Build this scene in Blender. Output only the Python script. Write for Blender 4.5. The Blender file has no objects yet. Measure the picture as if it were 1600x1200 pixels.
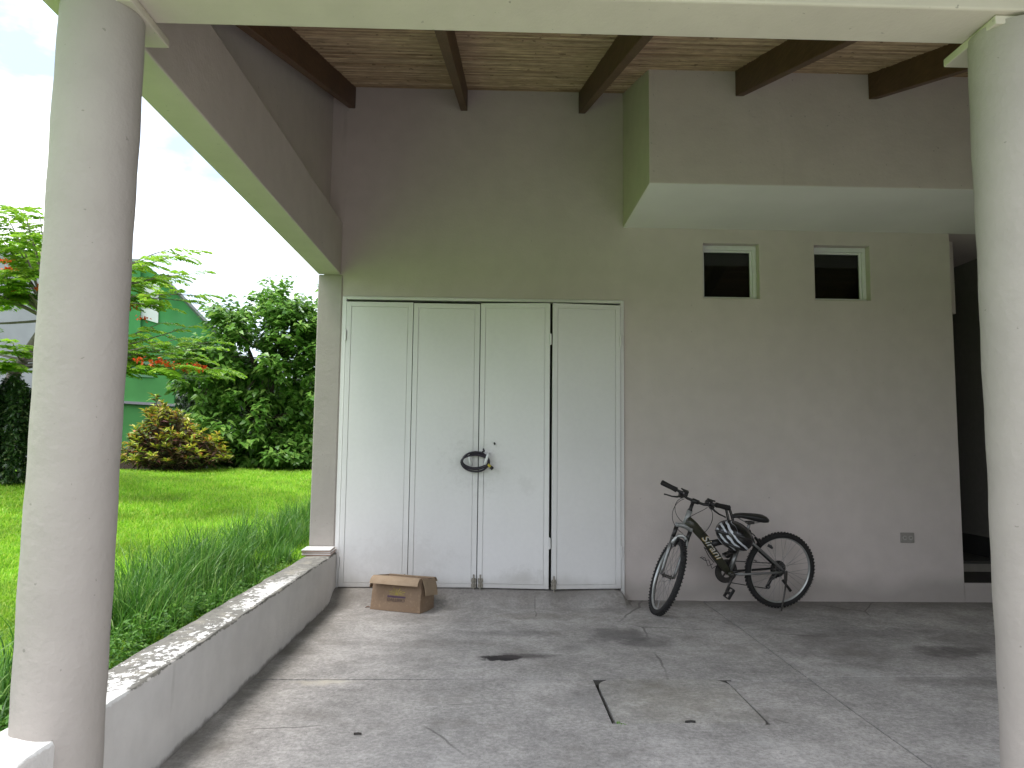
import bpy, bmesh, math, random
import numpy as np
from mathutils import Vector, Matrix

random.seed(7)
rng = np.random.default_rng(7)
scene = bpy.context.scene
col = scene.collection
R = math.radians

# ------------------------------------------------------------------ camera
FPX, PITCH, YAW, ROLL = 1131.43, 0.0895, 0.0261, 0.0108      # solved from the photograph (1600 px wide)
CAM = Vector((0, -6.5006, 1.3176))
cy, sy, cp, sp, cr, sr = (math.cos(YAW), math.sin(YAW), math.cos(PITCH), math.sin(PITCH), math.cos(ROLL), math.sin(ROLL))
r0 = Vector((cy, -sy, 0)); FWD = Vector((sy * cp, cy * cp, sp)); u0 = Vector((-sy * sp, -cy * sp, cp))
RIGHT = r0 * cr + u0 * sr; UP = -r0 * sr + u0 * cr
cam_d = bpy.data.cameras.new('camera'); cam = bpy.data.objects.new('camera', cam_d); col.objects.link(cam)
cam.matrix_world = Matrix(((RIGHT.x, UP.x, -FWD.x, CAM.x), (RIGHT.y, UP.y, -FWD.y, CAM.y), (RIGHT.z, UP.z, -FWD.z, CAM.z), (0, 0, 0, 1)))
cam_d.sensor_width = 36; cam_d.lens = 36 * FPX / 1600; cam_d.clip_start = .05; cam_d.clip_end = 1500
scene.camera = cam

def at(u, v, dep):
    """photo pixel -> point at the given depth in metres"""
    return CAM + (FWD + RIGHT * ((u - 800) / FPX) - UP * ((v - 600) / FPX)) * dep

# ------------------------------------------------------------------ world, sun, exposure
SUN_EL, SUN_AZ = 74, 245           # overcast; brightest part of the sky behind the camera to the left
SKY_STRENGTH = .10
CLOUD = (11.5, 11.7, 12.0, 1)
world = bpy.data.worlds.new('World'); scene.world = world; world.use_nodes = True
wn = world.node_tree.nodes; wl = world.node_tree.links; wn.clear()
wo = wn.new('ShaderNodeOutputWorld'); bg = wn.new('ShaderNodeBackground'); bg.inputs[1].default_value = SKY_STRENGTH
sky = wn.new('ShaderNodeTexSky'); sky.sky_type = 'NISHITA'; sky.sun_disc = False
sky.sun_elevation = R(SUN_EL); sky.sun_rotation = R(SUN_AZ); sky.altitude = 200; sky.dust_density = 2.0
tc = wn.new('ShaderNodeTexCoord'); mp = wn.new('ShaderNodeMapping'); mp.inputs['Scale'].default_value = (1.2, 1.2, 2.6); mp.inputs['Location'].default_value = (6.8, 3.6, 2.4)
nz = wn.new('ShaderNodeTexNoise'); nz.inputs['Scale'].default_value = 2.2; nz.inputs['Detail'].default_value = 7; nz.inputs['Roughness'].default_value = .55
rp = wn.new('ShaderNodeValToRGB'); rp.color_ramp.elements[0].position = .39; rp.color_ramp.elements[0].color = (.15,) * 3 + (1,)
rp.color_ramp.elements[1].position = .62; rp.color_ramp.elements[1].color = (1, 1, 1, 1)
mx = wn.new('ShaderNodeMix'); mx.data_type = 'RGBA'; mx.inputs[7].default_value = CLOUD
wl.new(tc.outputs['Generated'], mp.inputs[0]); wl.new(mp.outputs[0], nz.inputs[0]); wl.new(nz.outputs[0], rp.inputs[0])
sx_ = wn.new('ShaderNodeSeparateXYZ'); zr = wn.new('ShaderNodeMapRange'); zr.inputs[3].default_value = .50; zr.inputs[4].default_value = 1.45
cm_ = wn.new('ShaderNodeMix'); cm_.data_type = 'RGBA'; cm_.blend_type = 'MULTIPLY'; cm_.inputs[0].default_value = 1; cm_.inputs[6].default_value = CLOUD
wl.new(tc.outputs['Generated'], sx_.inputs[0]); wl.new(sx_.outputs[2], zr.inputs[0]); wl.new(zr.outputs[0], cm_.inputs[7]); wl.new(cm_.outputs[2], mx.inputs[7])
wl.new(rp.outputs[0], mx.inputs[0]); wl.new(sky.outputs[0], mx.inputs[6]); wl.new(mx.outputs[2], bg.inputs[0]); wl.new(bg.outputs[0], wo.inputs[0])
sun_d = bpy.data.lights.new('sun', 'SUN'); sun_d.energy = 1.5; sun_d.angle = R(25); sun_d.color = (1, .96, .9)
sun = bpy.data.objects.new('sun', sun_d); col.objects.link(sun)
sd = Vector((math.sin(R(SUN_AZ)) * math.cos(R(SUN_EL)), math.cos(R(SUN_AZ)) * math.cos(R(SUN_EL)), math.sin(R(SUN_EL))))
sun.rotation_euler = sd.to_track_quat('Z', 'Y').to_euler(); sun.location = (-6, -10, 20)
vs = scene.view_settings; vs.view_transform = 'Standard'; vs.look = 'None'; vs.exposure = 1.5; vs.gamma = 1; vs.use_curve_mapping = False
scene.cycles.max_bounces = 10; scene.cycles.diffuse_bounces = 6; scene.cycles.transparent_max_bounces = 12

# ------------------------------------------------------------------ materials
def _n(nt, t, **kw):
    n = nt.nodes.new(t)
    for k, v in kw.items(): setattr(n, k, v)
    return n
class Mat:
    """small procedural-material builder"""
    def __init__(s, name, base=(.5, .5, .5), rough=.7, metal=0, spec=.5):
        s.m = bpy.data.materials.new(name); s.m.use_nodes = True; s.nt = s.m.node_tree
        s.b = s.nt.nodes['Principled BSDF']; s.out = s.nt.nodes['Material Output']
        s.b.inputs['Base Color'].default_value = (*base, 1); s.b.inputs['Roughness'].default_value = rough
        s.b.inputs['Metallic'].default_value = metal; s.b.inputs['Specular IOR Level'].default_value = spec
        s.c = None; s.base = base; s.tc = None; s.bumpn = None
    def link(s, a, b): s.nt.links.new(a, b)
    def pos(s):
        if not s.tc: s.tc = _n(s.nt, 'ShaderNodeNewGeometry')
        return s.tc.outputs['Position']
    def objc(s):
        return _n(s.nt, 'ShaderNodeTexCoord').outputs['Object']
    def noise(s, scale, detail=4, rough=.55, vec=None, stretch=None):
        n = _n(s.nt, 'ShaderNodeTexNoise'); n.inputs['Scale'].default_value = scale; n.inputs['Detail'].default_value = detail; n.inputs['Roughness'].default_value = rough
        v = vec or s.pos()
        if stretch:
            m = _n(s.nt, 'ShaderNodeMapping'); m.inputs['Scale'].default_value = stretch; s.link(v, m.inputs[0]); v = m.outputs[0]
        s.link(v, n.inputs['Vector']); return n.outputs[0]
    def math(s, op, a, b=None, clamp=False):
        n = _n(s.nt, 'ShaderNodeMath', operation=op); n.use_clamp = clamp
        for i, x in enumerate((a, b)):
            if x is None: continue
            if isinstance(x, (int, float)): n.inputs[i].default_value = x
            else: s.link(x, n.inputs[i])
        return n.outputs[0]
    def ramp(s, fac, a, b, lo=0, hi=1):
        n = _n(s.nt, 'ShaderNodeMapRange', interpolation_type='SMOOTHSTEP'); s.link(fac, n.inputs[0])
        n.inputs[1].default_value = a; n.inputs[2].default_value = b; n.inputs[3].default_value = lo; n.inputs[4].default_value = hi
        return n.outputs[0]
    def xyz(s, v=None):
        n = _n(s.nt, 'ShaderNodeSeparateXYZ'); s.link(v or s.pos(), n.inputs[0]); return n.outputs
    def cur(s):
        if s.c is None:
            n = _n(s.nt, 'ShaderNodeRGB'); n.outputs[0].default_value = (*s.base, 1); s.c = n.outputs[0]
        return s.c
    def mix(s, fac, colr, mode='MIX'):
        n = _n(s.nt, 'ShaderNodeMix', data_type='RGBA', blend_type=mode); n.inputs[0].default_value = 1
        if isinstance(fac, (int, float)): n.inputs[0].default_value = fac
        else: s.link(fac, n.inputs[0])
        s.link(s.cur(), n.inputs[6])
        if isinstance(colr, tuple): n.inputs[7].default_value = (*colr, 1)
        else: s.link(colr, n.inputs[7])
        s.c = n.outputs[2]; return s
    def vary(s, scale, amt, detail=4, stretch=None):
        """multiply the colour by 1 +- amt noise"""
        v = s.ramp(s.noise(scale, detail, stretch=stretch), .25, .75, 1 - amt, 1 + amt)
        n = _n(s.nt, 'ShaderNodeMix', data_type='RGBA', blend_type='MULTIPLY'); n.inputs[0].default_value = 1
        s.link(s.cur(), n.inputs[6]); s.link(v, n.inputs[7]); s.c = n.outputs[2]; return s
    def islands(s, stops):
        g = _n(s.nt, 'ShaderNodeNewGeometry'); rpn = _n(s.nt, 'ShaderNodeValToRGB'); e = rpn.color_ramp.elements
        while len(e) < len(stops): e.new(.5)
        for i, (p, c) in enumerate(stops): e[i].position = p; e[i].color = (*c, 1)
        s.link(g.outputs['Random Per Island'], rpn.inputs[0]); s.c = rpn.outputs[0]; return s
    def bump(s, h, strength=.3, dist=.01):
        n = _n(s.nt, 'ShaderNodeBump'); n.inputs['Strength'].default_value = strength; n.inputs['Distance'].default_value = dist
        s.link(h, n.inputs['Height'])
        if s.bumpn: s.link(s.bumpn, n.inputs['Normal'])
        s.bumpn = n.outputs[0]; return s
    def done(s, translucent=0):
        if s.c is not None: s.link(s.c, s.b.inputs['Base Color'])
        if s.bumpn: s.link(s.bumpn, s.b.inputs['Normal'])
        if translucent:
            t = _n(s.nt, 'ShaderNodeBsdfTranslucent'); s.link(s.cur(), t.inputs[0]); m = _n(s.nt, 'ShaderNodeMixShader'); m.inputs[0].default_value = translucent
            s.link(s.b.outputs[0], m.inputs[1]); s.link(t.outputs[0], m.inputs[2]); s.link(m.outputs[0], s.out.inputs[0])
        return s.m

def stucco(name, base, coarse=55, strength=.35, dirt=True):
    m = Mat(name, base, .85, spec=.2)
    m.vary(.55, .045).vary(6, .035)
    m.vary(1.3, .03, stretch=(1, 1, .12))                         # faint vertical weathering
    if dirt:
        z = m.xyz()[2]; h = m.math('SUBTRACT', z, m.math('MULTIPLY', m.noise(3, 5), .34))
        m.mix(m.ramp(h, .10, -.10, 0, .45), (.20, .185, .16))     # splash dirt at the foot
    m.mix(m.ramp(m.noise(11, 6, .72), .70, .78, 0, .35), (.22, .20, .175))                                        # scuffs
    m.mix(m.ramp(m.noise(4, 6, .7, stretch=(1, 1, .10)), .62, .80, 0, .40), (.25, .225, .19))                       # runs of grime
    m.mix(m.ramp(m.noise(38, 2, .5), .735, .76, 0, .5), (.15, .14, .12))                                           # specks
    m.bump(m.noise(coarse, 5), strength, .004).bump(m.noise(7, 4, stretch=(1, 1, 1.8)), .35, .006)
    return m.done()
WALLC = (.54, .482, .455)
M = {}
M['wall'] = stucco('wall_paint', WALLC)
M['column'] = stucco('column_plaster', (.36, .328, .30), 34, .9)
M['beam'] = stucco('beam_plaster', (.56, .515, .44), dirt=False)

def low_wall_mat():
    m = Mat('weathered_low_wall', (.57, .545, .52), .85, spec=.2)
    m.vary(.9, .06).vary(7, .05)
    P = m.xyz(); z = P[2]
    m.mix(m.ramp(m.math('SUBTRACT', z, m.math('MULTIPLY', m.noise(5, 7, .65), .10)), -.020, -.052, 0, .75), (.10, .09, .075))
    # bare, lichen-dark concrete where the paint has flaked from the top
    n1 = m.noise(34, 8, .72, stretch=(1, .7, 1)); n2 = m.noise(2.4, 3)
    xin = m.ramp(P[0], -1.60, -1.36, -.06, .07)
    paint = m.ramp(m.math('ADD', m.math('ADD', m.math('MULTIPLY', n1, .75), m.math('MULTIPLY', n2, .42)), xin), .635, .65)
    paint = m.math('MULTIPLY', paint, m.ramp(m.math('ADD', P[0], m.math('MULTIPLY', m.noise(30, 4), .03)), -1.352, -1.356))
    far = m.ramp(P[1], -1.9, -.6, 0, .85)
    paint = m.math('SUBTRACT', paint, far, clamp=True)
    near = m.ramp(m.math('ADD', P[1], m.math('MULTIPLY', m.noise(9, 4), .35)), -3.45, -3.5)
    paint = m.math('MAXIMUM', paint, near)
    lvl = m.math('ADD', z, m.math('MULTIPLY', m.noise(13, 8, .75), .05))
    top = m.ramp(lvl, .412, .418)
    bare = m.math('MULTIPLY', top, m.math('SUBTRACT', 1, paint))
    m.mix(m.math('MULTIPLY', top, paint), (.68, .675, .66))
    m.mix(bare, (.185, .178, .16))
    m.mix(m.math('MULTIPLY', bare, m.ramp(m.noise(30, 5), .5, .7, 0, .7)), (.055, .055, .05))
    m.mix(m.math('MULTIPLY', bare, m.ramp(m.noise(8, 5), .5, .7, 0, .7)), (.30, .28, .235)); m.mix(m.ramp(m.noise(6, 6, .7, stretch=(1, 1, .15)), .60, .78, 0, .35), (.24, .225, .19))
    m.bump(m.math('ADD', m.noise(70, 5), m.math('MULTIPLY', bare, m.noise(40, 5))), .5, .005)
    m.bump(m.math('MULTIPLY', paint, top), .4, .003)
    return m.done()
M['low_wall'] = low_wall_mat()

def concrete_mat(name, base, stains=True, cracks=False):
    m = Mat(name, base, .88, spec=.25)
    P = m.xyz()
    m.vary(.8, .16, 6).vary(3.2, .14, 7).vary(14, .14, 5).vary(45, .20, 3)
    sp1 = m.noise(170, 2, .6)
    m.mix(m.ramp(sp1, .60, .70, 0, .45), (.52, .51, .49)); m.mix(m.ramp(sp1, .41, .31, 0, .5), (.12, .115, .11))
    sp2 = m.noise(75, 3, .7); m.mix(m.ramp(sp2, .60, .68, 0, .5), (.46, .45, .43)); m.mix(m.ramp(sp2, .40, .32, 0, .55), (.11, .10, .095))
    m.mix(m.ramp(m.noise(2.3, 7, .65), .52, .68, 0, .40), (.175, .16, .14)); m.mix(m.ramp(m.noise(1.7, 6, .6), .55, .75, 0, .45), (.43, .42, .405))
    if cracks:
        ck = _n(m.nt, 'ShaderNodeTexVoronoi', feature='DISTANCE_TO_EDGE'); ck.inputs['Scale'].default_value = .55; wv = _n(m.nt, 'ShaderNodeMix', data_type='VECTOR'); wv.inputs[0].default_value = .06; wn_ = _n(m.nt, 'ShaderNodeTexNoise'); wn_.inputs['Scale'].default_value = 3; wn_.inputs['Detail'].default_value = 6
        m.link(m.pos(), wn_.inputs[0]); m.link(m.pos(), wv.inputs[4]); m.link(wn_.outputs[1], wv.inputs[5]); m.link(wv.outputs[1], ck.inputs['Vector'])
        m.mix(m.math('MULTIPLY', m.ramp(ck.outputs[0], .004, .0015), m.ramp(m.noise(1.1, 3), .5, .6, 0, .6)), (.07, .065, .06))              # hairline cracks
    # moss tint and grime along the walls
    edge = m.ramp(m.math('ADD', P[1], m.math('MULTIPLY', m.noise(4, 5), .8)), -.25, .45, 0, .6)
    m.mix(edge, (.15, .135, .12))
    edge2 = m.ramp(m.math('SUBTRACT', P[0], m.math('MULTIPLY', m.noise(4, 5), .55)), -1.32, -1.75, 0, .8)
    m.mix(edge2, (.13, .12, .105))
    if stains:
        nn = m.noise(5.5, 6, .65)
        for cx, cy_, rx, ry, dark, c in ((.07, -1.79, .13, .075, 1.0, (.025, .022, .022)), (.22, -1.74, .22, .06, .75, (.06, .05, .05)),
                                         (.95, -1.22, .30, .22, .62, (.085, .078, .078)), (1.05, -1.42, .2, .12, .45, (.09, .08, .08)), (.12, -1.15, .35, .10, .42, (.10, .095, .095)),
                                         (.55, -1.55, .16, .1, .35, (.1, .095, .09)), (-.45, -1.45, .5, .1, .3, (.13, .12, .11)), (3.05, -1.60, .26, .15, .65, (.06, .05, .05)),
                                         (2.75, -1.1, .5, .16, .38, (.09, .085, .085)), (2.35, -1.45, .35, .34, .38, (.12, .105, .1)), (2.95, -2.25, .45, .1, .35, (.1, .09, .085)),
                                         (3.5, -1.3, .4, .3, .35, (.1, .09, .085)), (1.0, -2.5, .3, .3, .22, (.25, .22, .16)), (-.9, -2.25, .16, .06, .6, (.55, .50, .40)),
                                         (.55, -2.6, .16, .25, .35, (.13, .125, .12)), (-.6, -.75, .5, .16, .3, (.14, .125, .105)), (.4, -.62, .5, .12, .35, (.17, .15, .115))):
            dx = m.math('DIVIDE', m.math('SUBTRACT', P[0], cx), rx); dy = m.math('DIVIDE', m.math('SUBTRACT', P[1], cy_), ry)
            d = m.math('SQRT', m.math('ADD', m.math('MULTIPLY', dx, dx), m.math('MULTIPLY', dy, dy)))
            d = m.math('ADD', d, m.math('MULTIPLY', m.math('SUBTRACT', nn, .5), 2.8))
            m.mix(m.ramp(d, 1.05 if dark > .9 else 1.4, .7 if dark > .9 else .25, 0, dark), c)
    m.bump(m.noise(120, 4, .6), .45, .004).bump(m.noise(10, 4), .3, .008)
    return m.done()
M['concrete'] = concrete_mat('carport_concrete', (.335, .318, .302), cracks=True)
M['patch'] = concrete_mat('patch_concrete', (.345, .328, .303))
M['drive'] = concrete_mat('drive_concrete', (.30, .295, .285), False)
M['joint'] = Mat('joint_dirt', (.035, .032, .028), .95).done()

def simple(name, base, rough=.5, metal=0, var=.06, scale=20, spec=.5, bump=0):
    m = Mat(name, base, rough, metal, spec)
    if var: m.vary(scale, var)
    if bump: m.bump(m.noise(scale * 6, 4), bump, .002)
    return m.done()
def door_mat():
    m = Mat('door_paint', (.70, .69, .68), .42, spec=.4)
    m.vary(1.2, .03).vary(30, .015)
    P = m.xyz()
    m.mix(m.ramp(m.math('SUBTRACT', P[2], m.math('MULTIPLY', m.noise(5, 5, stretch=(1, 1, .3)), .25)), .12, -.02, 0, .5), (.42, .40, .37))
    m.mix(m.ramp(m.noise(13, 6, .7, stretch=(2.2, 1, .6)), .70, .76, 0, .35), (.40, .40, .38))
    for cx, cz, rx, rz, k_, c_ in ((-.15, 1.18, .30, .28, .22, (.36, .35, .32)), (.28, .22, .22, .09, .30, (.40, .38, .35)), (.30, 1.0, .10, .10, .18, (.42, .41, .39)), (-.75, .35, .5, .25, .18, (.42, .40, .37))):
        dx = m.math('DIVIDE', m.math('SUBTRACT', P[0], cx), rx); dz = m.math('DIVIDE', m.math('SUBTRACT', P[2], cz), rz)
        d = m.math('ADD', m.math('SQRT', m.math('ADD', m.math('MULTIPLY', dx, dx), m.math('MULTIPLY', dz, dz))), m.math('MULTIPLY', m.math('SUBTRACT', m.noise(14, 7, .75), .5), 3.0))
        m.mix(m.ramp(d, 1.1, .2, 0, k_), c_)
    m.bump(m.noise(1.6, 3), .20, .012).bump(m.noise(140, 2), .06, .001)
    return m.done()
M['door'] = door_mat()
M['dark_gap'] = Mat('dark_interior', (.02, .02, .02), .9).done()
def wood_mat():
    m = Mat('rafter_wood', (.115, .058, .030), .55, spec=.35)
    g = m.noise(9, 6, .6, stretch=(14, 1.1, 14)); m.mix(m.ramp(g, .35, .7, 0, .75), (.045, .022, .012)); m.vary(2, .15)
    m.bump(g, .25, .003); return m.done()
M['wood'] = wood_mat()
def cane_mat():
    m = Mat('cane', (.3, .2, .1), .6, spec=.3)
    m.islands([(0, (.25, .165, .10)), (.3, (.36, .26, .165)), (.62, (.45, .34, .22)), (.85, (.30, .205, .13)), (1, (.55, .43, .30))])
    m.vary(5, .22, 4, stretch=(.6, 4, 4)).vary(12, .22, 5, stretch=(1, 2.5, 1)); m.mix(m.ramp(m.noise(6, 5, stretch=(.35, 3, 1)), .54, .70, 0, .5), (.13, .075, .042))
    m.mix(m.ramp(m.noise(55, 2, stretch=(.25, .2, .2)), .66, .72, 0, .6), (.07, .04, .022))
    m.bump(m.noise(60, 3, stretch=(.15, 1, 1)), .3, .002); return m.done()
M['cane'] = cane_mat()
M['board'] = simple('roof_board', (.05, .032, .02), .9)
M['roof'] = simple('roof_sheet', (.22, .20, .18), .8)
M['alu'] = simple('white_aluminium', (.66, .67, .66), .4, var=.04)
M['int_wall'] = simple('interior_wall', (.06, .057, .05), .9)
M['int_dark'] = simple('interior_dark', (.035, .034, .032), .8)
M['tan'] = simple('step_riser', (.24, .22, .19), .7)
M['passage'] = simple('passage_paint', (.20, .185, .165), .9)
M['steptile'] = simple('step_tile', (.05, .045, .04), .6)
def glass_mat():
    m = bpy.data.materials.new('window_glass'); m.use_nodes = True; nt = m.node_tree; nt.nodes.clear()
    o = nt.nodes.new('ShaderNodeOutputMaterial'); t = nt.nodes.new('ShaderNodeBsdfTransparent'); t.inputs[0].default_value = (.55, .58, .56, 1)
    g = nt.nodes.new('ShaderNodeBsdfGlossy'); g.inputs[1].default_value = .03; f = nt.nodes.new('ShaderNodeFresnel'); f.inputs[0].default_value = 1.5
    x = nt.nodes.new('ShaderNodeMixShader'); nt.links.new(f.outputs[0], x.inputs[0]); nt.links.new(t.outputs[0], x.inputs[1]); nt.links.new(g.outputs[0], x.inputs[2]); nt.links.new(x.outputs[0], o.inputs[0])
    return m
M['glass'] = glass_mat()

# ------------------------------------------------------------------ mesh helpers
class MB:
    def __init__(s): s.v = []; s.f = []
    def add(s, vs_, fs_):
        o = len(s.v); s.v += [tuple(p) for p in vs_]; s.f += [tuple(i + o for i in f) for f in fs_]; return s
    def box(s, x0, x1, y0, y1, z0, z1, mat=None):
        vs_ = [Vector((x, y, z)) for z in (z0, z1) for y in (y0, y1) for x in (x0, x1)]
        if mat is not None: vs_ = [mat @ p for p in vs_]
        return s.add(vs_, [(0, 2, 3, 1), (4, 5, 7, 6), (0, 1, 5, 4), (2, 6, 7, 3), (0, 4, 6, 2), (1, 3, 7, 5)])
    def prism(s, poly, x0, x1):
        """polygon of (y, z) extruded along x"""
        n = len(poly); vs_ = [(x0, y, z) for y, z in poly] + [(x1, y, z) for y, z in poly]
        return s.add(vs_, [tuple(range(n))[::-1], tuple(range(n, 2 * n))] + [(i, (i + 1) % n, (i + 1) % n + n, i + n) for i in range(n)])
    def tube(s, pts, rad, n=8, closed=False, flat=1.0, up=None, caps=True):
        pts = [Vector(p) for p in pts]; m = len(pts)
        rad = [rad] * m if isinstance(rad, (int, float)) else list(rad)
        vs_ = []; prev = None
        for i in range(m):
            a = pts[(i - 1) % m] if (closed or i > 0) else pts[0]; b = pts[(i + 1) % m] if (closed or i < m - 1) else pts[-1]
            t = (b - a).normalized()
            if prev is None:
                ref = Vector(up) if up else (Vector((0, 0, 1)) if abs(t.z) < .9 else Vector((1, 0, 0)))
                u = (ref - t * ref.dot(t)).normalized()
            else:
                u = (prev - t * prev.dot(t)).normalized()
            prev = u; w = t.cross(u)
            for k in range(n):
                an = 2 * math.pi * k / n; vs_.append(pts[i] + (u * math.cos(an) + w * math.sin(an) * flat) * rad[i])
        fs_ = []
        for i in range(m if closed else m - 1):
            j = (i + 1) % m
            for k in range(n): fs_.append((i * n + k, i * n + (k + 1) % n, j * n + (k + 1) % n, j * n + k))
        if not closed and caps: fs_ += [tuple(range(n))[::-1], tuple(range((m - 1) * n, m * n))]
        return s.add(vs_, fs_)
    def lathe(s, prof, mat, n=32, closed=False):
        """profile of (radius, height) turned about local z, then placed with mat"""
        m = len(prof); vs_ = [mat @ Vector((r * math.cos(2 * math.pi * k / n), r * math.sin(2 * math.pi * k / n), h)) for k in range(n) for r, h in prof]
        fs_ = []
        for k in range(n):
            k2 = (k + 1) % n
            for i in range(m if closed else m - 1):
                j = (i + 1) % m; fs_.append((k * m + i, k2 * m + i, k2 * m + j, k * m + j))
        return s.add(vs_, fs_)
    def build(s, name, mat, parent=None, smooth=False, bevel=0, xf=None, merge=False, angle=None):
        me = bpy.data.meshes.new(name); vs_ = s.v if xf is None else [tuple(xf @ Vector(p)) for p in s.v]
        me.from_pydata(vs_, [], s.f); me.validate()
        bm = bmesh.new(); bm.from_mesh(me)
        if merge: bmesh.ops.remove_doubles(bm, verts=bm.verts, dist=1e-5)
        bmesh.ops.recalc_face_normals(bm, faces=bm.faces); bm.to_mesh(me); bm.free()
        if mat: me.materials.append(mat)
        if smooth:
            me.polygons.foreach_set('use_smooth', [True] * len(me.polygons))
            if angle: me.set_sharp_from_angle(angle=R(angle))
        o = bpy.data.objects.new(name, me); col.objects.link(o)
        if parent: o.parent = parent
        if bevel:
            b = o.modifiers.new('bevel', 'BEVEL'); b.width = bevel; b.segments = 2; b.limit_method = 'ANGLE'; b.angle_limit = R(40)
        return o
def tag(o, label=None, cat=None, group=None, kind=None):
    for k, v in (('label', label), ('category', cat), ('group', group), ('kind', kind)):
        if v: o[k] = v
    return o
def empty(name, loc=(0, 0, 0), rz=0):
    o = bpy.data.objects.new(name, None); col.objects.link(o); o.location = loc; o.rotation_euler.z = rz; o.empty_display_size = .1; return o
def npmesh(name, V, F, mat, parent=None, smooth=False):
    """numpy verts (n,3) and faces (m,k) -> one object"""
    me = bpy.data.meshes.new(name); V = np.asarray(V, np.float32); F = np.asarray(F, np.int32); k = F.shape[1]
    me.vertices.add(len(V)); me.vertices.foreach_set('co', V.ravel()); me.loops.add(F.size); me.loops.foreach_set('vertex_index', F.ravel())
    me.polygons.add(len(F)); me.polygons.foreach_set('loop_start', np.arange(0, F.size, k, dtype=np.int32)); me.polygons.foreach_set('loop_total', np.full(len(F), k, np.int32))
    if smooth: me.polygons.foreach_set('use_smooth', np.ones(len(F), bool))
    me.update(calc_edges=True); me.materials.append(mat)
    o = bpy.data.objects.new(name, me); col.objects.link(o)
    if parent: o.parent = parent
    return o
def sm(a, b, x):
    t = np.clip((x - a) / (b - a), 0, 1); return t * t * (3 - 2 * t)

# ------------------------------------------------------------------ ground, lawn, floor
def lawn_h(x, y):
    d = np.hypot(np.asarray(x) + 1.6, np.maximum(np.asarray(y) + 2.5, 0) * .75)
    return .27 + .62 * sm(.5, 6.9, d) + .03 * np.sin(np.asarray(x) * .9 + 1) * np.sin(np.asarray(y) * .7) * sm(1.5, 4, d) + .012 * np.sin(np.asarray(x) * 3.1) * np.cos(np.asarray(y) * 2.7)
gm = Mat('far_ground', (.10, .12, .05), 1, spec=.05); gm.vary(.3, .3).vary(4, .2)
g = MB().add([(-400, -400, -.16), (400, -400, -.16), (400, 400, -.16), (-400, 400, -.16)], [(0, 1, 2, 3)]).build('ground', gm.done()); tag(g, kind='structure', label='flat ground stretching away round the house', cat='ground')
xs = np.unique(np.concatenate([-1.585 - np.linspace(0, 14, 80), np.linspace(-60, -16, 14)])); ys = np.unique(np.concatenate([np.linspace(-40, -6, 12), np.linspace(-6, 16, 110), np.linspace(17, 70, 14)]))
X, Y = np.meshgrid(xs, ys); Z = lawn_h(X, Y); nx, ny = len(xs), len(ys)
idx = np.arange(nx * ny).reshape(ny, nx)
lm = Mat('lawn_soil', (.14, .30, .03), 1, spec=.03); lm.vary(.6, .2).vary(9, .3).mix(lm.ramp(lm.noise(30, 4), .55, .75, 0, .5), (.10, .085, .045)); lm.bump(lm.noise(60, 4), .6, .02); lm.mix(lm.ramp(lm.math('ADD', lm.xyz()[1], lm.math('MULTIPLY', lm.noise(3, 4), .5)), 5.75, 5.9), (.02, .015, .010))  # dark soil bed past the lawn, black shade under the tree painted in
o = npmesh('lawn', np.stack([X, Y, Z], -1).reshape(-1, 3), np.stack([idx[:-1, :-1], idx[:-1, 1:], idx[1:, 1:], idx[1:, :-1]], -1).reshape(-1, 4), lm.done(), smooth=True); tag(o, kind='structure', label='bright green lawn rising gently behind the low wall', cat='lawn')

floor = empty('carport_floor'); tag(floor, kind='structure', label='grey stained concrete floor of the carport', cat='floor')
MB().box(-1.5, 5.7, -9, .1, -.14, -.035).build('joint_bed', M['joint'], floor)
def ramp_z(x, y):
    prof = np.where(y > -.05, .098 + (y + .05) * .1, .098 * sm(-.34, -.05, y))
    return prof * sm(1.20, 1.13, x)
def slab(name, x0, x1, y0, y1, mat, notch=None, step=.06, ragged=0):
    nx = max(2, int((x1 - x0) / step)); ny = max(2, int((y1 - y0) / step))
    gx = np.linspace(x0, x1, nx + 1); gy = np.linspace(y0, y1, ny + 1)
    if notch:                       # keep the notch edges on grid lines
        for a in notch[:2]: gx[np.argmin(abs(gx - a))] = a
        for a in notch[2:]: gy[np.argmin(abs(gy - a))] = a
    Xg, Yg = np.meshgrid(gx, gy)
    Zg = ramp_z(Xg, Yg) + .004 * np.sin(Xg * 2.3 + 1) * np.sin(Yg * 1.9) + .0136 * 0
    ex = np.minimum(np.minimum(Xg - x0, x1 - Xg), np.minimum(Yg - y0, y1 - Yg)); Zg = Zg - .003 * (ex < 1e-6)
    V = [tuple(p) for p in np.stack([Xg, Yg, Zg], -1).reshape(-1, 3)]; F = []
    ins = lambda i, j: notch and notch[0] - 1e-6 < (gx[i] + gx[i + 1]) / 2 < notch[1] + 1e-6 and notch[2] - 1e-6 < (gy[j] + gy[j + 1]) / 2 < notch[3] + 1e-6
    ok = [[not ins(i, j) for i in range(nx)] for j in range(ny)]
    b = MB()
    for j in range(ny):
        for i in range(nx):
            if not ok[j][i]: continue
            q = [(i, j), (i + 1, j), (i + 1, j + 1), (i, j + 1)]
            P4 = [V[jj * (nx + 1) + ii] for ii, jj in q]; b.add(P4, [(0, 1, 2, 3)])
            for k, (di, dj) in enumerate(((0, -1), (1, 0), (0, 1), (-1, 0))):
                ii, jj = i + di, j + dj
                if 0 <= ii < nx and 0 <= jj < ny and ok[jj][ii]: continue
                p, r_ = P4[k], P4[(k + 1) % 4]; b.add([p, r_, (r_[0], r_[1], -.05), (p[0], p[1], -.05)], [(0, 3, 2, 1)])
    return b.build(name, mat, floor, merge=True)
slab('concrete_slab', -1.5, 1.868, -2.198, .1, M['concrete'])
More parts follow.
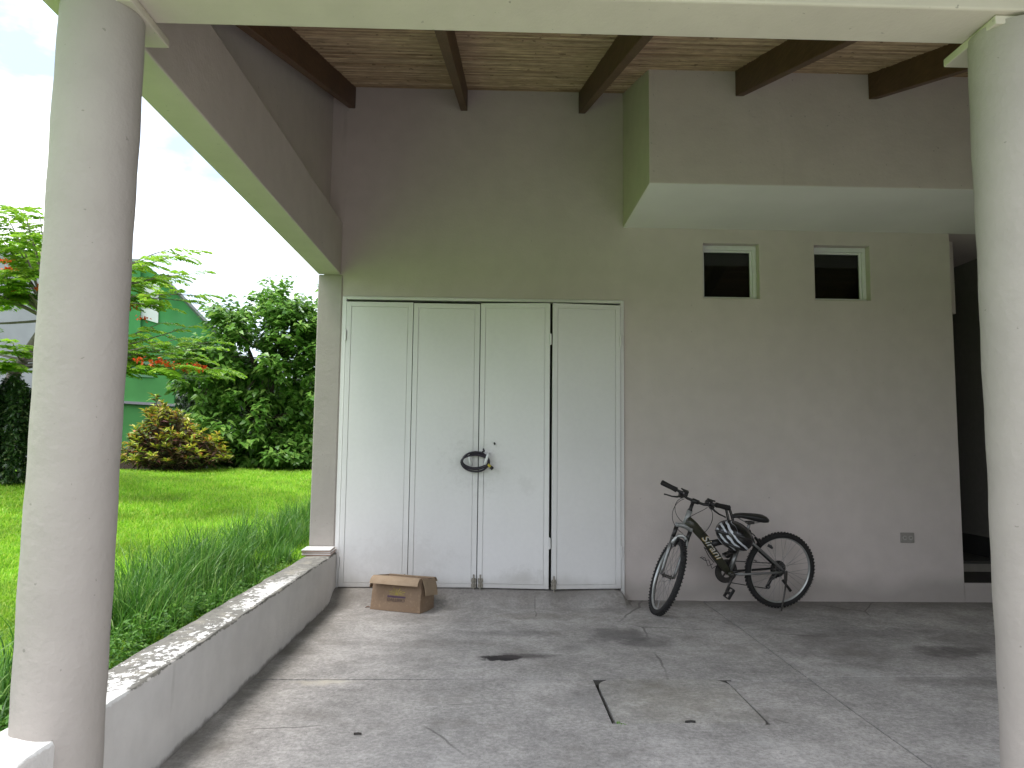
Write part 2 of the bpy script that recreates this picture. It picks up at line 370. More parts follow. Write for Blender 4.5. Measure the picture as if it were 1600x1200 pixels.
slab('concrete_slab', -1.5, 1.868, -9, -2.213, M['concrete'], notch=(.595, 1.370, -2.886, -2.213))
slab('concrete_slab', 1.878, 5.7, -2.118, .02, M['concrete'], step=.1)
slab('concrete_slab', 1.878, 5.7, -9, -2.130, M['concrete'], step=.12)
pb = MB(); poly = []
for cx, cy_, a0 in ((1.361 - .10, -2.209 - .10, 0), (.614 + .12, -2.209 - .12, 90), (.618 + .02, -2.877 + .02, 180), (1.355 - .02, -2.879 + .02, 270)):
    rr = {0: .10, 90: .12}.get(a0, .02)
    for k in range(7): poly.append((cx + rr * math.cos(R(a0 + 15 * k)), cy_ + rr * math.sin(R(a0 + 15 * k))))
n = len(poly); pb.add([(x, y, .001) for x, y in poly] + [(x, y, -.05) for x, y in poly], [tuple(range(n))] + [(i, i + n, (i + 1) % n + n, (i + 1) % n) for i in range(n)])
pb.build('concrete_patch', M['patch'], floor)
# dirt packed in the rounded corners of the patch
for cx, cy_ in ((.625, -2.225), (1.35, -2.225)): MB().box(cx - .05, cx + .05, cy_ - .05, cy_ + .05, -.03, -.006).build('joint_dirt', M['joint'], floor)
b = MB().box(-1.9, 6.5, -30, -9.004, -.15, -.006).build('driveway', M['drive']); tag(b, kind='structure', label='concrete driveway leading up to the carport', cat='driveway')

# ------------------------------------------------------------------ house
house = empty('house'); tag(house, 'beige plastered house with open carport, round columns and cane ceiling', 'house')
CZ = lambda y: 4.648 + .33 * y                      # underside of the sloping ceiling
def wall_grid(name, xs, zs, holes, y0, y1, mat, parent, bevel=.006):
    b = MB(); nx, nz = len(xs) - 1, len(zs) - 1
    ok = lambda i, k: 0 <= i < nx and 0 <= k < nz and not any(h[0] < (xs[i] + xs[i + 1]) / 2 < h[1] and h[2] < (zs[k] + zs[k + 1]) / 2 < h[3] for h in holes)
    for i in range(nx):
        for k in range(nz):
            if not ok(i, k): continue
            a, c, d, e = xs[i], xs[i + 1], zs[k], zs[k + 1]
            b.add([(a, y0, d), (c, y0, d), (c, y0, e), (a, y0, e)], [(0, 1, 2, 3)]); b.add([(a, y1, d), (c, y1, d), (c, y1, e), (a, y1, e)], [(0, 3, 2, 1)])
            if not ok(i - 1, k): b.add([(a, y0, d), (a, y1, d), (a, y1, e), (a, y0, e)], [(0, 3, 2, 1)])
            if not ok(i + 1, k): b.add([(c, y0, d), (c, y1, d), (c, y1, e), (c, y0, e)], [(0, 1, 2, 3)])
            if not ok(i, k - 1): b.add([(a, y0, d), (c, y0, d), (c, y1, d), (a, y1, d)], [(0, 3, 2, 1)])
            if not ok(i, k + 1): b.add([(a, y0, e), (c, y0, e), (c, y1, e), (a, y1, e)], [(0, 1, 2, 3)])
    return b.build(name, mat, parent, merge=True, bevel=bevel)
WIN = ((1.922, 2.443), (2.960, 3.479)); WZ = (2.7185, 3.2334)
w = wall_grid('wall', [-1.55, -1.368, 1.182, WIN[0][0], WIN[0][1], WIN[1][0], WIN[1][1], 4.24], [-.05, 2.680, WZ[0], WZ[1], 4.72],
          [(-1.368, 1.182, -1, 2.680), (*WIN[0], *WZ), (*WIN[1], *WZ)], 0, .16, M['wall'], house); w['label'] = 'back wall of the carport'
MB().box(-1.595, -1.376, -.012, .22, -.05, 2.874).build('pier', M['column'], house, bevel=.01)
MB().box(-1.597, -1.393, -3.904, -.001, 2.876, 3.361).build('side_beam', M['wall'], house, bevel=.008)
MB().prism([(-4.4, 3.362), (.3, 3.362), (.3, CZ(.3) + .05), (-4.4, CZ(-4.4) + .05)], -1.62, -1.514).build('gable_wall', M['wall'], house)
MB().box(-1.612, 5.84, -4.126, -3.906, 2.876, 3.40).build('front_beam', M['beam'], house, bevel=.008)
def column(cx, lab):
    b = MB(); prof = []
    for i in range(41):
        z = -.05 + (2.86 + .05) * i / 40; prof.append((.1365 + .0012 * math.sin(i * 1.7) + .001 * math.sin(i * .6), z))
    b.lathe(prof, Matrix.Translation((cx, -4.0, 0)), 64)
    o = b.build('column', M['column'], house, smooth=True); o['label'] = lab
    MB().box(cx - .125, cx + .145, -4.1, -3.80, 2.842, 2.8745).build('column_capital', M['beam'], house, bevel=.004)
column(-1.41, 'round column on the low wall by the garden'); column(1.893, 'round column near the bicycle side of the carport')
column(5.2, 'unseen round column added at the far end of the front beam')  # out of view; added for its effect on the light
MB().prism([(-1.12, 3.37), (-.0005, 3.37), (-.0005, CZ(0) + .02), (-1.12, CZ(-1.12) + .02)], 1.181, 5.7).build('overhanging_room', M['wall'], house, bevel=.005)
MB().box(1.183, 5.698, -1.118, -.002, 3.364, 3.3698).build('soffit', simple('soffit_white', (.74, .73, .69), .8, var=.03, scale=2), house)
# ceiling: board, cane lining, rafters, roof
MB().prism([(-4.5, CZ(-4.5) + .016), (.3, CZ(.3) + .016), (.3, CZ(.3) + .05), (-4.5, CZ(-4.5) + .05)], -1.9, 6.0).build('ceiling', M['board'], house)
MB().prism([(-4.75, CZ(-4.75) + .055), (3.2, CZ(3.2) + .055), (3.2, CZ(3.2) + .14), (-4.75, CZ(-4.75) + .14)], -2.0, 6.1).build('roof', M['roof'], house)
b = MB(); y = -4.45
while y < .0:
    x = -1.51
    pitch = random.uniform(.021, .030)
    while x < 5.7:
        L = random.uniform(.9, 3.2); x2 = min(x + L, 5.7); dz = random.uniform(-.004, .004); r_ = pitch * .52; sk = random.uniform(-.006, .006)
        vs_ = []
        for xx, s_ in ((x, 0), ((x + x2) / 2, .5), (x2, 1)):
            for k in range(5):
                an = math.pi + math.pi * k / 4
                yy = y + sk * s_ + r_ * math.cos(an); vs_.append((xx, yy, CZ(yy) + .014 + dz + r_ * .9 * math.sin(an) + random.uniform(-.001, .001)))
        b.add(vs_, [(s_ * 5 + k, s_ * 5 + k + 1, s_ * 5 + 6 + k, s_ * 5 + 5 + k) for s_ in (0, 1) for k in range(4)] + [(0, 1, 2, 3, 4), (14, 13, 12, 11, 10)])
        x = x2 + random.uniform(.002, .012)
    y += pitch
o = b.build('cane_lining', M['cane'], house); o['kind'] = 'stuff'
for x0 in (-1.372, -.335, .765, 1.86, 2.913, 3.96, 5.0):
    ye = -.0 if x0 < 1.1 else -1.121
    MB().prism([(-4.5, CZ(-4.5) - .20), (ye - .001, CZ(ye) - .20), (ye - .001, CZ(ye) + .012), (-4.5, CZ(-4.5) + .012)], x0, x0 + .062).build('rafter', M['wood'], house, bevel=.004)
# windows
for x0, x1 in WIN:
    t = .028; fy = .075
    f = MB().box(x0 + .001, x1 - .001, fy, fy + .05, WZ[1] - t * 1.5, WZ[1] - .001).box(x0 + .001, x1 - .001, fy, fy + .05, WZ[0] + .001, WZ[0] + t).box(x0 + .001, x0 + t, fy, fy + .05, WZ[0] + t, WZ[1] - t * 1.5).box(x1 - t * 1.3, x1 - .001, fy, fy + .05, WZ[0] + t, WZ[1] - t * 1.5)
    wi = f.build('window', M['alu'], house, bevel=.002)
    MB().box(x1 - t * 1.3 - .022, x1 - t * 1.3 - .001, fy + .012, fy + .04, WZ[0] + t + .001, WZ[1] - t * 1.5 - .001).box(x0 + t + .001, x1 - t * 1.3 - .023, fy + .012, fy + .04, WZ[1] - t * 1.5 - .02, WZ[1] - t * 1.5 - .001).build('sash', M['alu'], wi, bevel=.002)
    MB().box(x0 + t, x1 - t * 1.3 - .02, fy + .022, fy + .027, WZ[0] + t, WZ[1] - t * 1.5 - .01).build('pane', M['glass'], wi)
# rooms behind the wall: store behind the folding door, washroom behind the windows
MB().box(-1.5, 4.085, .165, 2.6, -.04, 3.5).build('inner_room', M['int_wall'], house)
# entry passage on the right; its unseen inside is added for plausible light
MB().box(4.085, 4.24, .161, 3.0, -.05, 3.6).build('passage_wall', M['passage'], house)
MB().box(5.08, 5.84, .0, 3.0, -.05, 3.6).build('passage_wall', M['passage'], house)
MB().box(4.2405, 5.0795, 3.0, 3.1, -.05, 3.6).build('passage_wall', M['passage'], house)
MB().box(4.2405, 5.0795, .0, 3.0, 3.37, 3.5).build('passage_ceiling', M['wall'], house)
MB().box(4.2405, 4.44, .26, .42, 2.66, 3.369).build('lintel', M['wall'], house)
MB().box(4.2402, 5.079, .002, .03, -.05, .165).build('threshold', M['wall'], house)
MB().box(4.2405, 5.0795, .03, .62, -.05, .167).build('step', M['steptile'], house, bevel=.004)
s2 = MB().box(4.2405, 5.0795, .621, 3.0, -.05, .245).build('step', M['tan'], house, bevel=.004)
MB().box(4.2405, 5.0795, .60, 1.2, .246, .27).build('tread', M['int_wall'], s2)
MB().box(4.2405, 5.0795, 1.25, 3.0, .246, .42).build('tread', M['steptile'], s2)
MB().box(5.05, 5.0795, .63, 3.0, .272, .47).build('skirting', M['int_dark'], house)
MB().box(5.70, 5.84, -3.9, -.001, -.05, 4.6).build('added_side_wall', M['wall'], house)  # unseen wall, added to close this side off from the light
MB().box(3.95, 5.69, -4.08, -3.95, -.05, 2.8755).build('light_blocking_wall', M['wall'], house)  # unseen wall, added to block light so the right side darkens
# socket plate
ou = MB().box(3.669, 3.794, -.012, -.0005, .518, .608).build('electrical_outlet', simple('outlet_plate', (.27, .25, .23), .5), house, bevel=.004); ou['label'] = 'grey double socket plate'
for cx in (3.705, 3.758):
    MB().lathe([(0, -.001), (.019, -.001), (.021, .004), (.019, .005), (0, .005)], Matrix.Translation((cx, -.0125, .563)) @ Matrix.Rotation(R(90), 4, 'X'), 20).build('socket', simple('socket_grey', (.36, .34, .31), .4), ou)
    MB().box(cx - .008, cx - .005, -.0195, -.017, .556, .572).box(cx + .005, cx + .008, -.0195, -.017, .556, .572).build('socket_slot', M['dark_gap'], ou)

# folding door: frame, four leaves
DX0, DX1, DZ0, DZ1 = -1.36, 1.172, .108, 2.672
MB().box(DX0 - .007, DX0 + .028, -.018, .06, -.03, DZ1).box(DX1 - .024, DX1 + .009, -.018, .06, -.03, DZ1).box(DX0 - .007, DX1 + .009, -.0185, .06, DZ1 + .0005, DZ1 + .007).box(DX0 + .028, DX1 - .024, -.0175, .06, DZ1 - .022, DZ1).build('door_frame', M['door'], house, bevel=.003)
steel = simple('galvanised_steel', (.27, .25, .21), .55, .5, .25, 60)
def leaf(hx, w, ang, sgn, ztop, zbot=DZ0, bolts=(), hinges=(), lab=None):
    """one door leaf; hx = hinge x, sgn = +1 leaf runs to the right of the hinge"""
    xf = Matrix.Translation((hx, -.005, 0)) @ Matrix.Rotation(ang, 4, 'Z')
    X0, X1 = (0, w) if sgn > 0 else (-w, 0); s_ = .043; T = .03
    H = MB().box(X0, X0 + s_, -T, 0, zbot, ztop).box(X1 - s_, X1, -T, 0, zbot, ztop).box(X0 + s_, X1 - s_, -T, 0, ztop - s_, ztop).box(X0 + s_, X1 - s_, -T, 0, zbot, zbot + s_ * .8)
    # backing sheet so that the groove between frame and panel is closed
    H.box(X0 + s_ - .001, X1 - s_ + .001, -T + .009, -.004, zbot + s_ * .8 - .001, ztop - s_ + .001)
    o = H.build('door_leaf', M['door'], house, bevel=.0015, xf=xf)
    if lab: o['label'] = lab
    g_ = .004
    MB().box(X0 + s_ + g_, X1 - s_ - g_, -T + .0015, -T + .009, zbot + s_ * .8 + g_, ztop - s_ - g_).build('panel', M['door'], o, bevel=.001, xf=xf)
    for bx in bolts:
        MB().box(bx - .019, bx + .019, -T - .012, -T - .0005, zbot - .002, zbot + .082).box(bx - .0235, bx + .0235, -T - .004, -T - .0004, zbot + .005, zbot + .03).box(bx - .0235, bx + .0235, -T - .004, -T - .0004, zbot + .05, zbot + .072).tube([(bx, -T - .016, zbot - .035), (bx, -T - .016, zbot + .115)], .0065, 8).tube([(bx, -T - .016, zbot + .095), (bx + .0, -T - .034, zbot + .098)], .005, 6).build('bolt', steel, o, xf=xf, bevel=.001)
    for hxx, hz in hinges:
        MB().tube([(hxx, -T - .002, hz - .05), (hxx, -T - .002, hz + .05)], .008, 8).box(hxx - .012, hxx + .012, -T, -T + .006, hz - .045, hz + .045).build('hinge', M['door'], o, xf=xf)
    return o, xf, T
W1 = .597
l1 = leaf(DX0 + .034, W1, 0, 1, 2.625, bolts=(W1 - .02,), hinges=((-.002, 2.32), (-.002, .32)), lab='leftmost door leaf')
l2 = leaf(DX0 + .034 + W1 + .006, W1, 0, 1, 2.620, bolts=(W1 - .022,))
x3 = DX0 + .034 + 2 * W1 + .016
l3 = leaf(x3, .625, R(-5.2), 1, 2.628, bolts=(.03,), hinges=((.630, 2.30), (.630, .50)), lab='door leaf folded slightly outward, edge standing off')
l4 = leaf(DX1 - .03, .619, R(5.6), -1, 2.628, bolts=(-.600,), hinges=((.004, 2.30), (.004, .42)))
# two white pull handles that carry the hose
for (lo, xf, T), bx, tilt in ((l2, W1 - .075, -16), (l3, .075, 16)):
    rot = Matrix.Translation((bx, -T, 1.228)) @ Matrix.Rotation(R(tilt), 4, 'Y')
    MB().tube([(0, .0, -.05), (0, -.03, -.052), (0, -.048, -.04), (0, -.05, 0), (0, -.048, .04), (0, -.03, .052), (0, .0, .05)], .0085, 8, flat=1.5).build('handle', M['alu'], lo, smooth=True, xf=xf @ rot)
MB().tube([(x3 + .13, -.065, 1.372), (x3 + .138, -.067, 1.362), (x3 + .135, -.067, 1.352)], .007, 6).build('spot', M['dark_gap'], l3[0])

# ------------------------------------------------------------------ low garden wall
gw = empty('garden_wall', (-1.46, -3.5, 0)); tag(gw, 'low white plastered wall with flaked dark top beside the tall grass', 'wall')
b = MB(); rows = []; NY = 140
for i in range(NY + 1):
    y = -8 + (8 - .02) * i / NY
    j = lambda a: (math.sin(y * 7 + a) + math.sin(y * 17.3 + a * 2) + random.uniform(-1, 1)) * .0028
    xi = -1.348 + .0015 * math.sin(y * 3); prof = [(xi, -.05), (xi, .2), (xi, .384 + j(1)), (xi - .008 + j(4) * .6, .398 + j(2) * .6), (-1.40, .402 + j(3) * .5), (-1.46, .403 + j(5) * .5), (-1.53, .400 + j(6) * .5), (-1.562 + j(7), .397), (-1.57, .38), (-1.57, .1)]
    rows.append([Vector((x + 1.46, y + 3.5, z)) for x, z in prof])
m_ = len(rows[0]); b.add([p for r_ in rows for p in r_], [(i * m_ + k, (i + 1) * m_ + k, (i + 1) * m_ + k + 1, i * m_ + k + 1) for i in range(NY) for k in range(m_ - 1)] + [tuple(range(m_)), tuple(range(NY * m_, NY * m_ + m_))])
b.build('wall_body', M['low_wall'], gw, smooth=True, angle=45)

# ------------------------------------------------------------------ tiles left on the wall end
tw = simple('tile_glaze', (.72, .72, .71), .25, var=.03); tb = simple('tile_biscuit', (.34, .22, .17), .8)
for k, (dx, dy, rz, lab) in enumerate(((0, 0, 2, 'bottom tile of the small stack on the low wall end'), (.004, .006, 0, 'middle white tile of the small stack on the low wall'), (-.003, -.004, 3, 'glossy white top tile of the stack on the low wall'))):
    t = empty('ceramic_tile', (-1.498 + dx + .02, -.135 + dy, .4035 + k * .0165), R(rz)); tag(t, lab, 'tile', 'tiles stacked on the low wall')
    MB().box(-.12, .12, -.115, .115, 0, .009).build('biscuit', tb, t, bevel=.001); MB().box(-.121, .121, -.116, .116, .0092, .0162).build('glaze', tw, t, bevel=.0015)

# ------------------------------------------------------------------ bicycle (solved pose: rear contact, heading, lean, pitch, steer)
def paint(name, base, rough, **k): return simple(name, base, rough, **k)
B = dict(black=paint('bike_black', (.012, .011, .011), .4, var=0), rubber=paint('tyre_rubber', (.014, .013, .013), .85, var=.2), silver=paint('bike_silver', (.22, .22, .215), .35, metal=.7, var=.08),
         rim=paint('rim_alloy', (.42, .43, .42), .35, metal=.6, var=.05), olive=paint('frame_olive', (.030, .030, .018), .35, var=.1), gold=paint('gold_print', (.50, .33, .07), .5, var=.1),
         white=paint('silver_print', (.55, .55, .52), .5, var=0), grip=paint('grip_rubber', (.012, .010, .010), .8, var=.1), chrome=paint('fork_white', (.25, .255, .25), .4, metal=.3, var=.05), vinyl=paint('saddle_vinyl', (.015, .014, .014), .5, var=.1), steel=paint('dark_steel', (.07, .065, .06), .45, metal=.6, var=.15))
HEAD, LEAN, BP, STEER, WB, HA, OFF, WR = 3.3169, -.119, .0100, 1.4077, 1.0597, 1.2252, .0355, .3225
bike = empty('bicycle'); tag(bike, 'dark mountain bike with front wheel turned, standing against the beige wall', 'bicycle')
bike.matrix_world = Matrix.Translation((2.4423, -.283, .003)) @ Matrix.Rotation(HEAD, 4, 'Z') @ Matrix.Rotation(LEAN, 4, 'X') @ Matrix.Rotation(BP, 4, 'Y')
ax = Vector((-math.cos(HA), 0, math.sin(HA))); pf = Vector((ax.z, 0, -ax.x)); fh = Vector((WB, 0, WR)); base = fh - pf * OFF
ST = Matrix.Translation(base) @ Matrix.Rotation(STEER, 4, ax) @ Matrix.Translation(-base)
def wheel(name, centre, xf, rear):
    root = empty(name); root.parent = bike
    Wm = Matrix.Translation(centre) @ Matrix.Rotation(R(90), 4, 'X')          # wheel axis = local y
    if xf is not None: Wm = xf @ Wm
    t = MB(); tr = .0235; Rm = WR - tr - .004
    t.lathe([(Rm + tr * math.cos(a), tr * math.sin(a)) for a in np.linspace(-2.5, 2.5, 14)], Wm, 72)
    for k in range(66):
        a = 2 * math.pi * k / 66
        for off, h, wd in ((-.015, .008, .011), (.015, .008, .011), (0, .0055, .012)):
            aa = a + (math.pi / 66 if off == 0 else 0); rr = Rm + math.sqrt(tr * tr - off * off)
            t.box(-.0045, .0045, -wd / 2, wd / 2, -.003, h, Wm @ Matrix.Rotation(aa, 4, 'Z') @ Matrix.Translation((rr, 0, off)) @ Matrix.Rotation(R(90), 4, 'Y') @ Matrix.Rotation(R(90), 4, 'Z') @ Matrix.Rotation(math.asin(-off / tr) * .8, 4, 'X'))
    t.build('tyre', B['rubber'], root, smooth=True, angle=35)
    ri = MB(); ri.lathe([(Rm - .008, -.013), (Rm - .020, -.012), (Rm - .027, -.006), (Rm - .029, 0), (Rm - .027, .006), (Rm - .020, .012), (Rm - .008, .013), (Rm - .012, 0)], Wm, 72, closed=True); ri.build('rim', B['rim'], root, smooth=True, angle=30)
    hb = MB(); hw = .05
    hb.lathe([(0, -hw), (.008, -hw), (.008, -.036), (.022, -.034), (.022, -.030), (.013, -.026), (.013, .026), (.022, .030), (.022, .034), (.008, .036), (.008, hw), (0, hw)], Wm, 20); hb.build('hub', B['steel'], root, smooth=True, angle=35)
    spk = MB()
    for k in range(32):
        a = 2 * math.pi * k / 32; sd_ = 1 if k % 2 else -1; da = (.55 if k % 4 < 2 else -.55)
        p0 = Wm @ Vector((.021 * math.cos(a + da * 2.2), .021 * math.sin(a + da * 2.2), .032 * sd_)); p1 = Wm @ Vector(((Rm - .027) * math.cos(a), (Rm - .027) * math.sin(a), .003 * sd_))
        spk.tube([p0, p1], .0012, 4, caps=False)
    spk.build('spokes', B['silver'], root)
    rf = MB().tube([Wm @ Vector(((Rm - .03) * math.cos(.35), (Rm - .03) * math.sin(.35), 0)), Wm @ Vector(((Rm - .062) * math.cos(.35), (Rm - .062) * math.sin(.35), 0))], .004, 6).build('valve', B['black'], root)
    return root
wheel('rear_wheel', Vector((0, 0, WR)), None, True)
wheel('front_wheel', fh, ST, False)
V3 = Vector
hub = V3((0, 0, WR)); bb = V3((.462, 0, .310)); ht0 = base + ax * .44; ht1 = base + ax * .565
# frame: one big olive spar, short brace, seat mast, rear triangle
fr = MB()
dt = [V3((.868, 0, .765)), V3((.80, 0, .715)), V3((.70, 0, .612)), V3((.61, 0, .488)), V3((.53, 0, .385)), V3((.470, 0, .318))]
fr.tube(dt, [.044, .040, .037, .035, .033, .030], 16, flat=.72, up=(1, 0, 1))
fo = fr.build('frame', B['olive'], bike, smooth=True)
MB().tube([ht0, ht0.lerp(ht1, .5), ht1], [.023, .021, .023], 16).build('head_tube', B['chrome'], fo, smooth=True)
MB().tube([V3((.640, 0, .560)), V3((.56, 0, .575)), V3((.44, 0, .585)), V3((.33, 0, .600))], [.030, .027, .025, .022], 12).build('brace', B['black'], fo, smooth=True)
MB().tube([V3((.318, 0, .655)), V3((.345, 0, .575)), V3((.375, 0, .50))], .0175, 12).build('seat_tube', B['olive'], fo, smooth=True)
MB().tube([V3((.398, 0, .505)), V3((.462, 0, .325))], [.017, .019], 12).build('lower_seat_tube', B['silver'], fo, smooth=True)
sh = MB().tube([V3((.475, 0, .50)), V3((.405, 0, .505))], .009, 8)
for k in range(5): sh.lathe([(.018, -.005), (.026, 0), (.018, .005)], Matrix.Translation((.470 - k * .013, 0, .500)) @ Matrix.Rotation(R(90), 4, 'Y'), 14, closed=True)
sh.build('shock', B['black'], fo, smooth=True)
MB().tube([bb + V3((0, -.04, 0)), bb + V3((0, .04, 0))], .024, 16).build('bottom_bracket', B['olive'], fo, smooth=True)
for s_ in (1, -1):
    MB().tube([V3((.335, .022 * s_, .615)), V3((.22, .045 * s_, .515)), V3((.10, .056 * s_, .415)), V3((.03, .058 * s_, .355)), hub + V3((0, .058 * s_, 0))], [.011, .0105, .010, .010, .009], 10).build('seat_stay', B['silver'] if s_ > 0 else B['black'], fo, smooth=True)
    MB().tube([bb + V3((-.02, .025 * s_, 0)), V3((.34, .05 * s_, .312)), V3((.10, .058 * s_, .316)), hub + V3((0, .058 * s_, 0))], [.013, .011, .0105, .009], 10).build('chain_stay', B['silver'] if s_ > 0 else B['black'], fo, smooth=True)
def text_obj(body, size, mat, parent, xf, name, shear=0, xscale=1, extrude=.0006):
    cu = bpy.data.curves.new('txt', 'FONT'); cu.body = body; cu.size = size; cu.extrude = extrude; cu.shear = shear; cu.align_x = 'CENTER'; cu.align_y = 'CENTER'; cu.resolution_u = 3
    tmp = bpy.data.objects.new('txt', cu); col.objects.link(tmp); bpy.context.view_layer.update()
    me = bpy.data.meshes.new_from_object(tmp.evaluated_get(bpy.context.evaluated_depsgraph_get())); bpy.data.objects.remove(tmp); bpy.data.curves.remove(cu)
    me.transform(xf @ Matrix.Diagonal((xscale, 1, 1, 1))); me.materials.clear(); me.materials.append(mat); o = bpy.data.objects.new(name, me); col.objects.link(o)
    if parent: o.parent = parent
    return o
# lettering down the viewer's side of the spar (reads from the head tube towards the cranks)
pd = (V3((.545, 0, .405)) - V3((.755, 0, .668))).normalized(); nrm = V3((0, 1, 0)); upv = nrm.cross(pd)
mid = V3((.648, .0268, .542)); TX = Matrix((pd, upv, nrm)).transposed().to_4x4(); TX.translation = mid
text_obj('Sirani', .088, B['gold'], fo, TX, 'lettering', shear=.35, xscale=1.25)
TX2 = TX.copy(); TX2.translation = mid + V3((0, .0012, 0)) + upv * .002; text_obj('Sirani', .076, B['white'], fo, TX2, 'lettering', shear=.35, xscale=1.42)
# seat post and saddle
MB().tube([V3((.318, 0, .64)), V3((.295, 0, .735))], .0125, 12).build('seat_post', B['silver'], bike, smooth=True)
MB().tube([V3((.335, .0, .652)), V3((.29, .0, .652))], .021, 12).tube([V3((.30, .02, .655)), V3((.30, .065, .650)), V3((.285, .075, .635))], .005, 6).build('seat_clamp', B['black'], bike, smooth=True)
sa = MB(); n_ = 16; secs = [(x_ + .016, a_, b_ + .006, c_) for x_, a_, b_, c_ in [(.440, .016, .785, .020), (.415, .024, .794, .026), (.36, .030, .796, .030), (.29, .048, .788, .038), (.22, .072, .778, .046), (.165, .080, .770, .046), (.135, .062, .760, .036), (.125, .03, .753, .02)]]
vs_ = []
for x, hw, z, th in secs:
    for k in range(n_):
        a = 2 * math.pi * k / n_; c_, s_ = math.cos(a), math.sin(a); vs_.append((x, hw * c_, z + (.45 * th if s_ > 0 else th) * s_ - .008 * abs(c_) ** 2))
sa.add(vs_, [(i * n_ + k, i * n_ + (k + 1) % n_, (i + 1) * n_ + (k + 1) % n_, (i + 1) * n_ + k) for i in range(len(secs) - 1) for k in range(n_)] + [tuple(range(n_)), tuple(range((len(secs) - 1) * n_, len(secs) * n_))])
so = sa.build('saddle', B['vinyl'], bike, smooth=True)
for s_ in (1, -1): MB().tube([V3((.40, .012 * s_, .772)), V3((.34, .022 * s_, .738)), V3((.25, .024 * s_, .732)), V3((.18, .03 * s_, .748))], .0035, 6).build('rail', B['silver'], so)
MB().box(.265, .325, -.028, .028, .722, .742).build('rail_clamp', B['steel'], so, bevel=.004)
# fork (steered)
fk = MB(); crown = base + ax * .415
fk.tube([crown + V3((0, -.062, 0)), crown + V3((0, -.03, 0)) + ax * .012, crown + ax * .016, crown + V3((0, .03, 0)) + ax * .012, crown + V3((0, .062, 0))], [.017, .02, .022, .02, .017], 12).tube([crown, ht0], .016, 10)
fko = fk.build('fork', B['chrome'], bike, smooth=True, xf=ST)
for s_ in (1, -1):
    o0 = V3((0, .060 * s_, 0)); tip = fh + V3((0, .056 * s_, 0))
    MB().tube([crown + o0 + ax * .02, crown + o0 - ax * .015], .0185, 12).build('fork_cap', B['chrome'], fko, smooth=True, xf=ST)
    MB().tube([crown + o0 - ax * .012 + pf * .004, crown + o0 - ax * .105 + pf * .008], [.018, .0165], 12).build('fork_boot', B['black'], fko, smooth=True, xf=ST)
    MB().tube([crown + o0 - ax * .10 + pf * .008, crown + o0 - ax * .25 + pf * .022, tip + ax * .05 - pf * .004, tip], [.0175, .016, .013, .010], 12).build('fork_leg', B['silver'], fko, smooth=True, xf=ST)
arch = [crown + V3((0, .058 * math.cos(a), 0)) - ax * (.150 - .085 * math.sin(a)) + pf * (.045) for a in np.linspace(0, math.pi, 11)]
MB().tube(arch, .010, 8, flat=1.5).build('fork_brace', B['rim'], fko, smooth=True, xf=ST)
for s_ in (1, -1): MB().box(-.012, .012, -.007, .007, -.03, .03, Matrix.Translation(crown + V3((0, .030 * s_, 0)) - ax * .135 + pf * .045)).tube([crown + V3((0, .045 * s_, 0)) - ax * .16 + pf * .05, crown + V3((0, .035 * s_, 0)) - ax * .08 + pf * .055], .006, 6).build('front_brake', B['black'], fko, xf=ST)
# stem, bar, grips, levers
clamp = base + ax * .651 + pf * .05
MB().tube([ht1 + ax * .0, ht1 + ax * .015, base + ax * .64], [.021, .015, .015], 12).tube([base + ax * .635 - pf * .01, clamp], [.018, .017], 12).tube([clamp + V3((0, -.028, 0)), clamp + V3((0, .028, 0))], .019, 12).build('stem', B['black'], bike, smooth=True, xf=ST)
def bar_pt(y):                                    # rise bar with back sweep; y signed
    a = abs(y); t = min(max((a - .06) / .10, 0), 1); t = t * t * (3 - 2 * t)
    return clamp + V3((-.06 * max(0, (a - .10) / .19), y, .0267 * t))
hb = MB().tube([bar_pt(y) for y in np.linspace(-.295, .295, 25)], .0115, 10).build('handlebar', B['black'], bike, smooth=True, xf=ST)
for s_ in (1, -1):
    MB().tube([bar_pt(s_ * y) for y in (.170, .177, .21, .25, .288, .298, .306)], [.019, .022, .0195, .021, .0215, .0225, .014], 12).build('grip', B['grip'], hb, smooth=True, xf=ST)
    p0 = bar_pt(s_ * .135)
    MB().tube([p0 + V3((0, -.014 * s_, 0)), p0 + V3((0, .016 * s_, 0))], .018, 10).box(-.01, .028, -.016, .016, -.014, .014, Matrix.Translation(p0 + V3((.018, 0, -.012)))).build('lever_clamp', B['black'], hb, xf=ST)
    MB().tube([p0 + V3((.03, 0, -.016)), p0 + V3((.05, .03 * s_, -.026)), p0 + V3((.055, .07 * s_, -.036)), p0 + V3((.042, .115 * s_, -.044)), p0 + V3((.046, .135 * s_, -.046))], [.010, .009, .0075, .0065, .007], 8, flat=.7).build('brake_lever', B['black'], hb, smooth=True, xf=ST)
    MB().tube([p0 + V3((0, -.03 * s_, .0)), p0 + V3((.0, -.055 * s_, 0))], .020, 10).box(-.016, .016, -.022, .022, .012, .032, Matrix.Translation(p0 + V3((.004, -.03 * s_, .004)))).tube([p0 + V3((.006, -.025 * s_, .03)), p0 + V3((-.0, .015 * s_, .036))], [.009, .007], 6).build('shifter', B['black'], hb, xf=ST, bevel=.002)
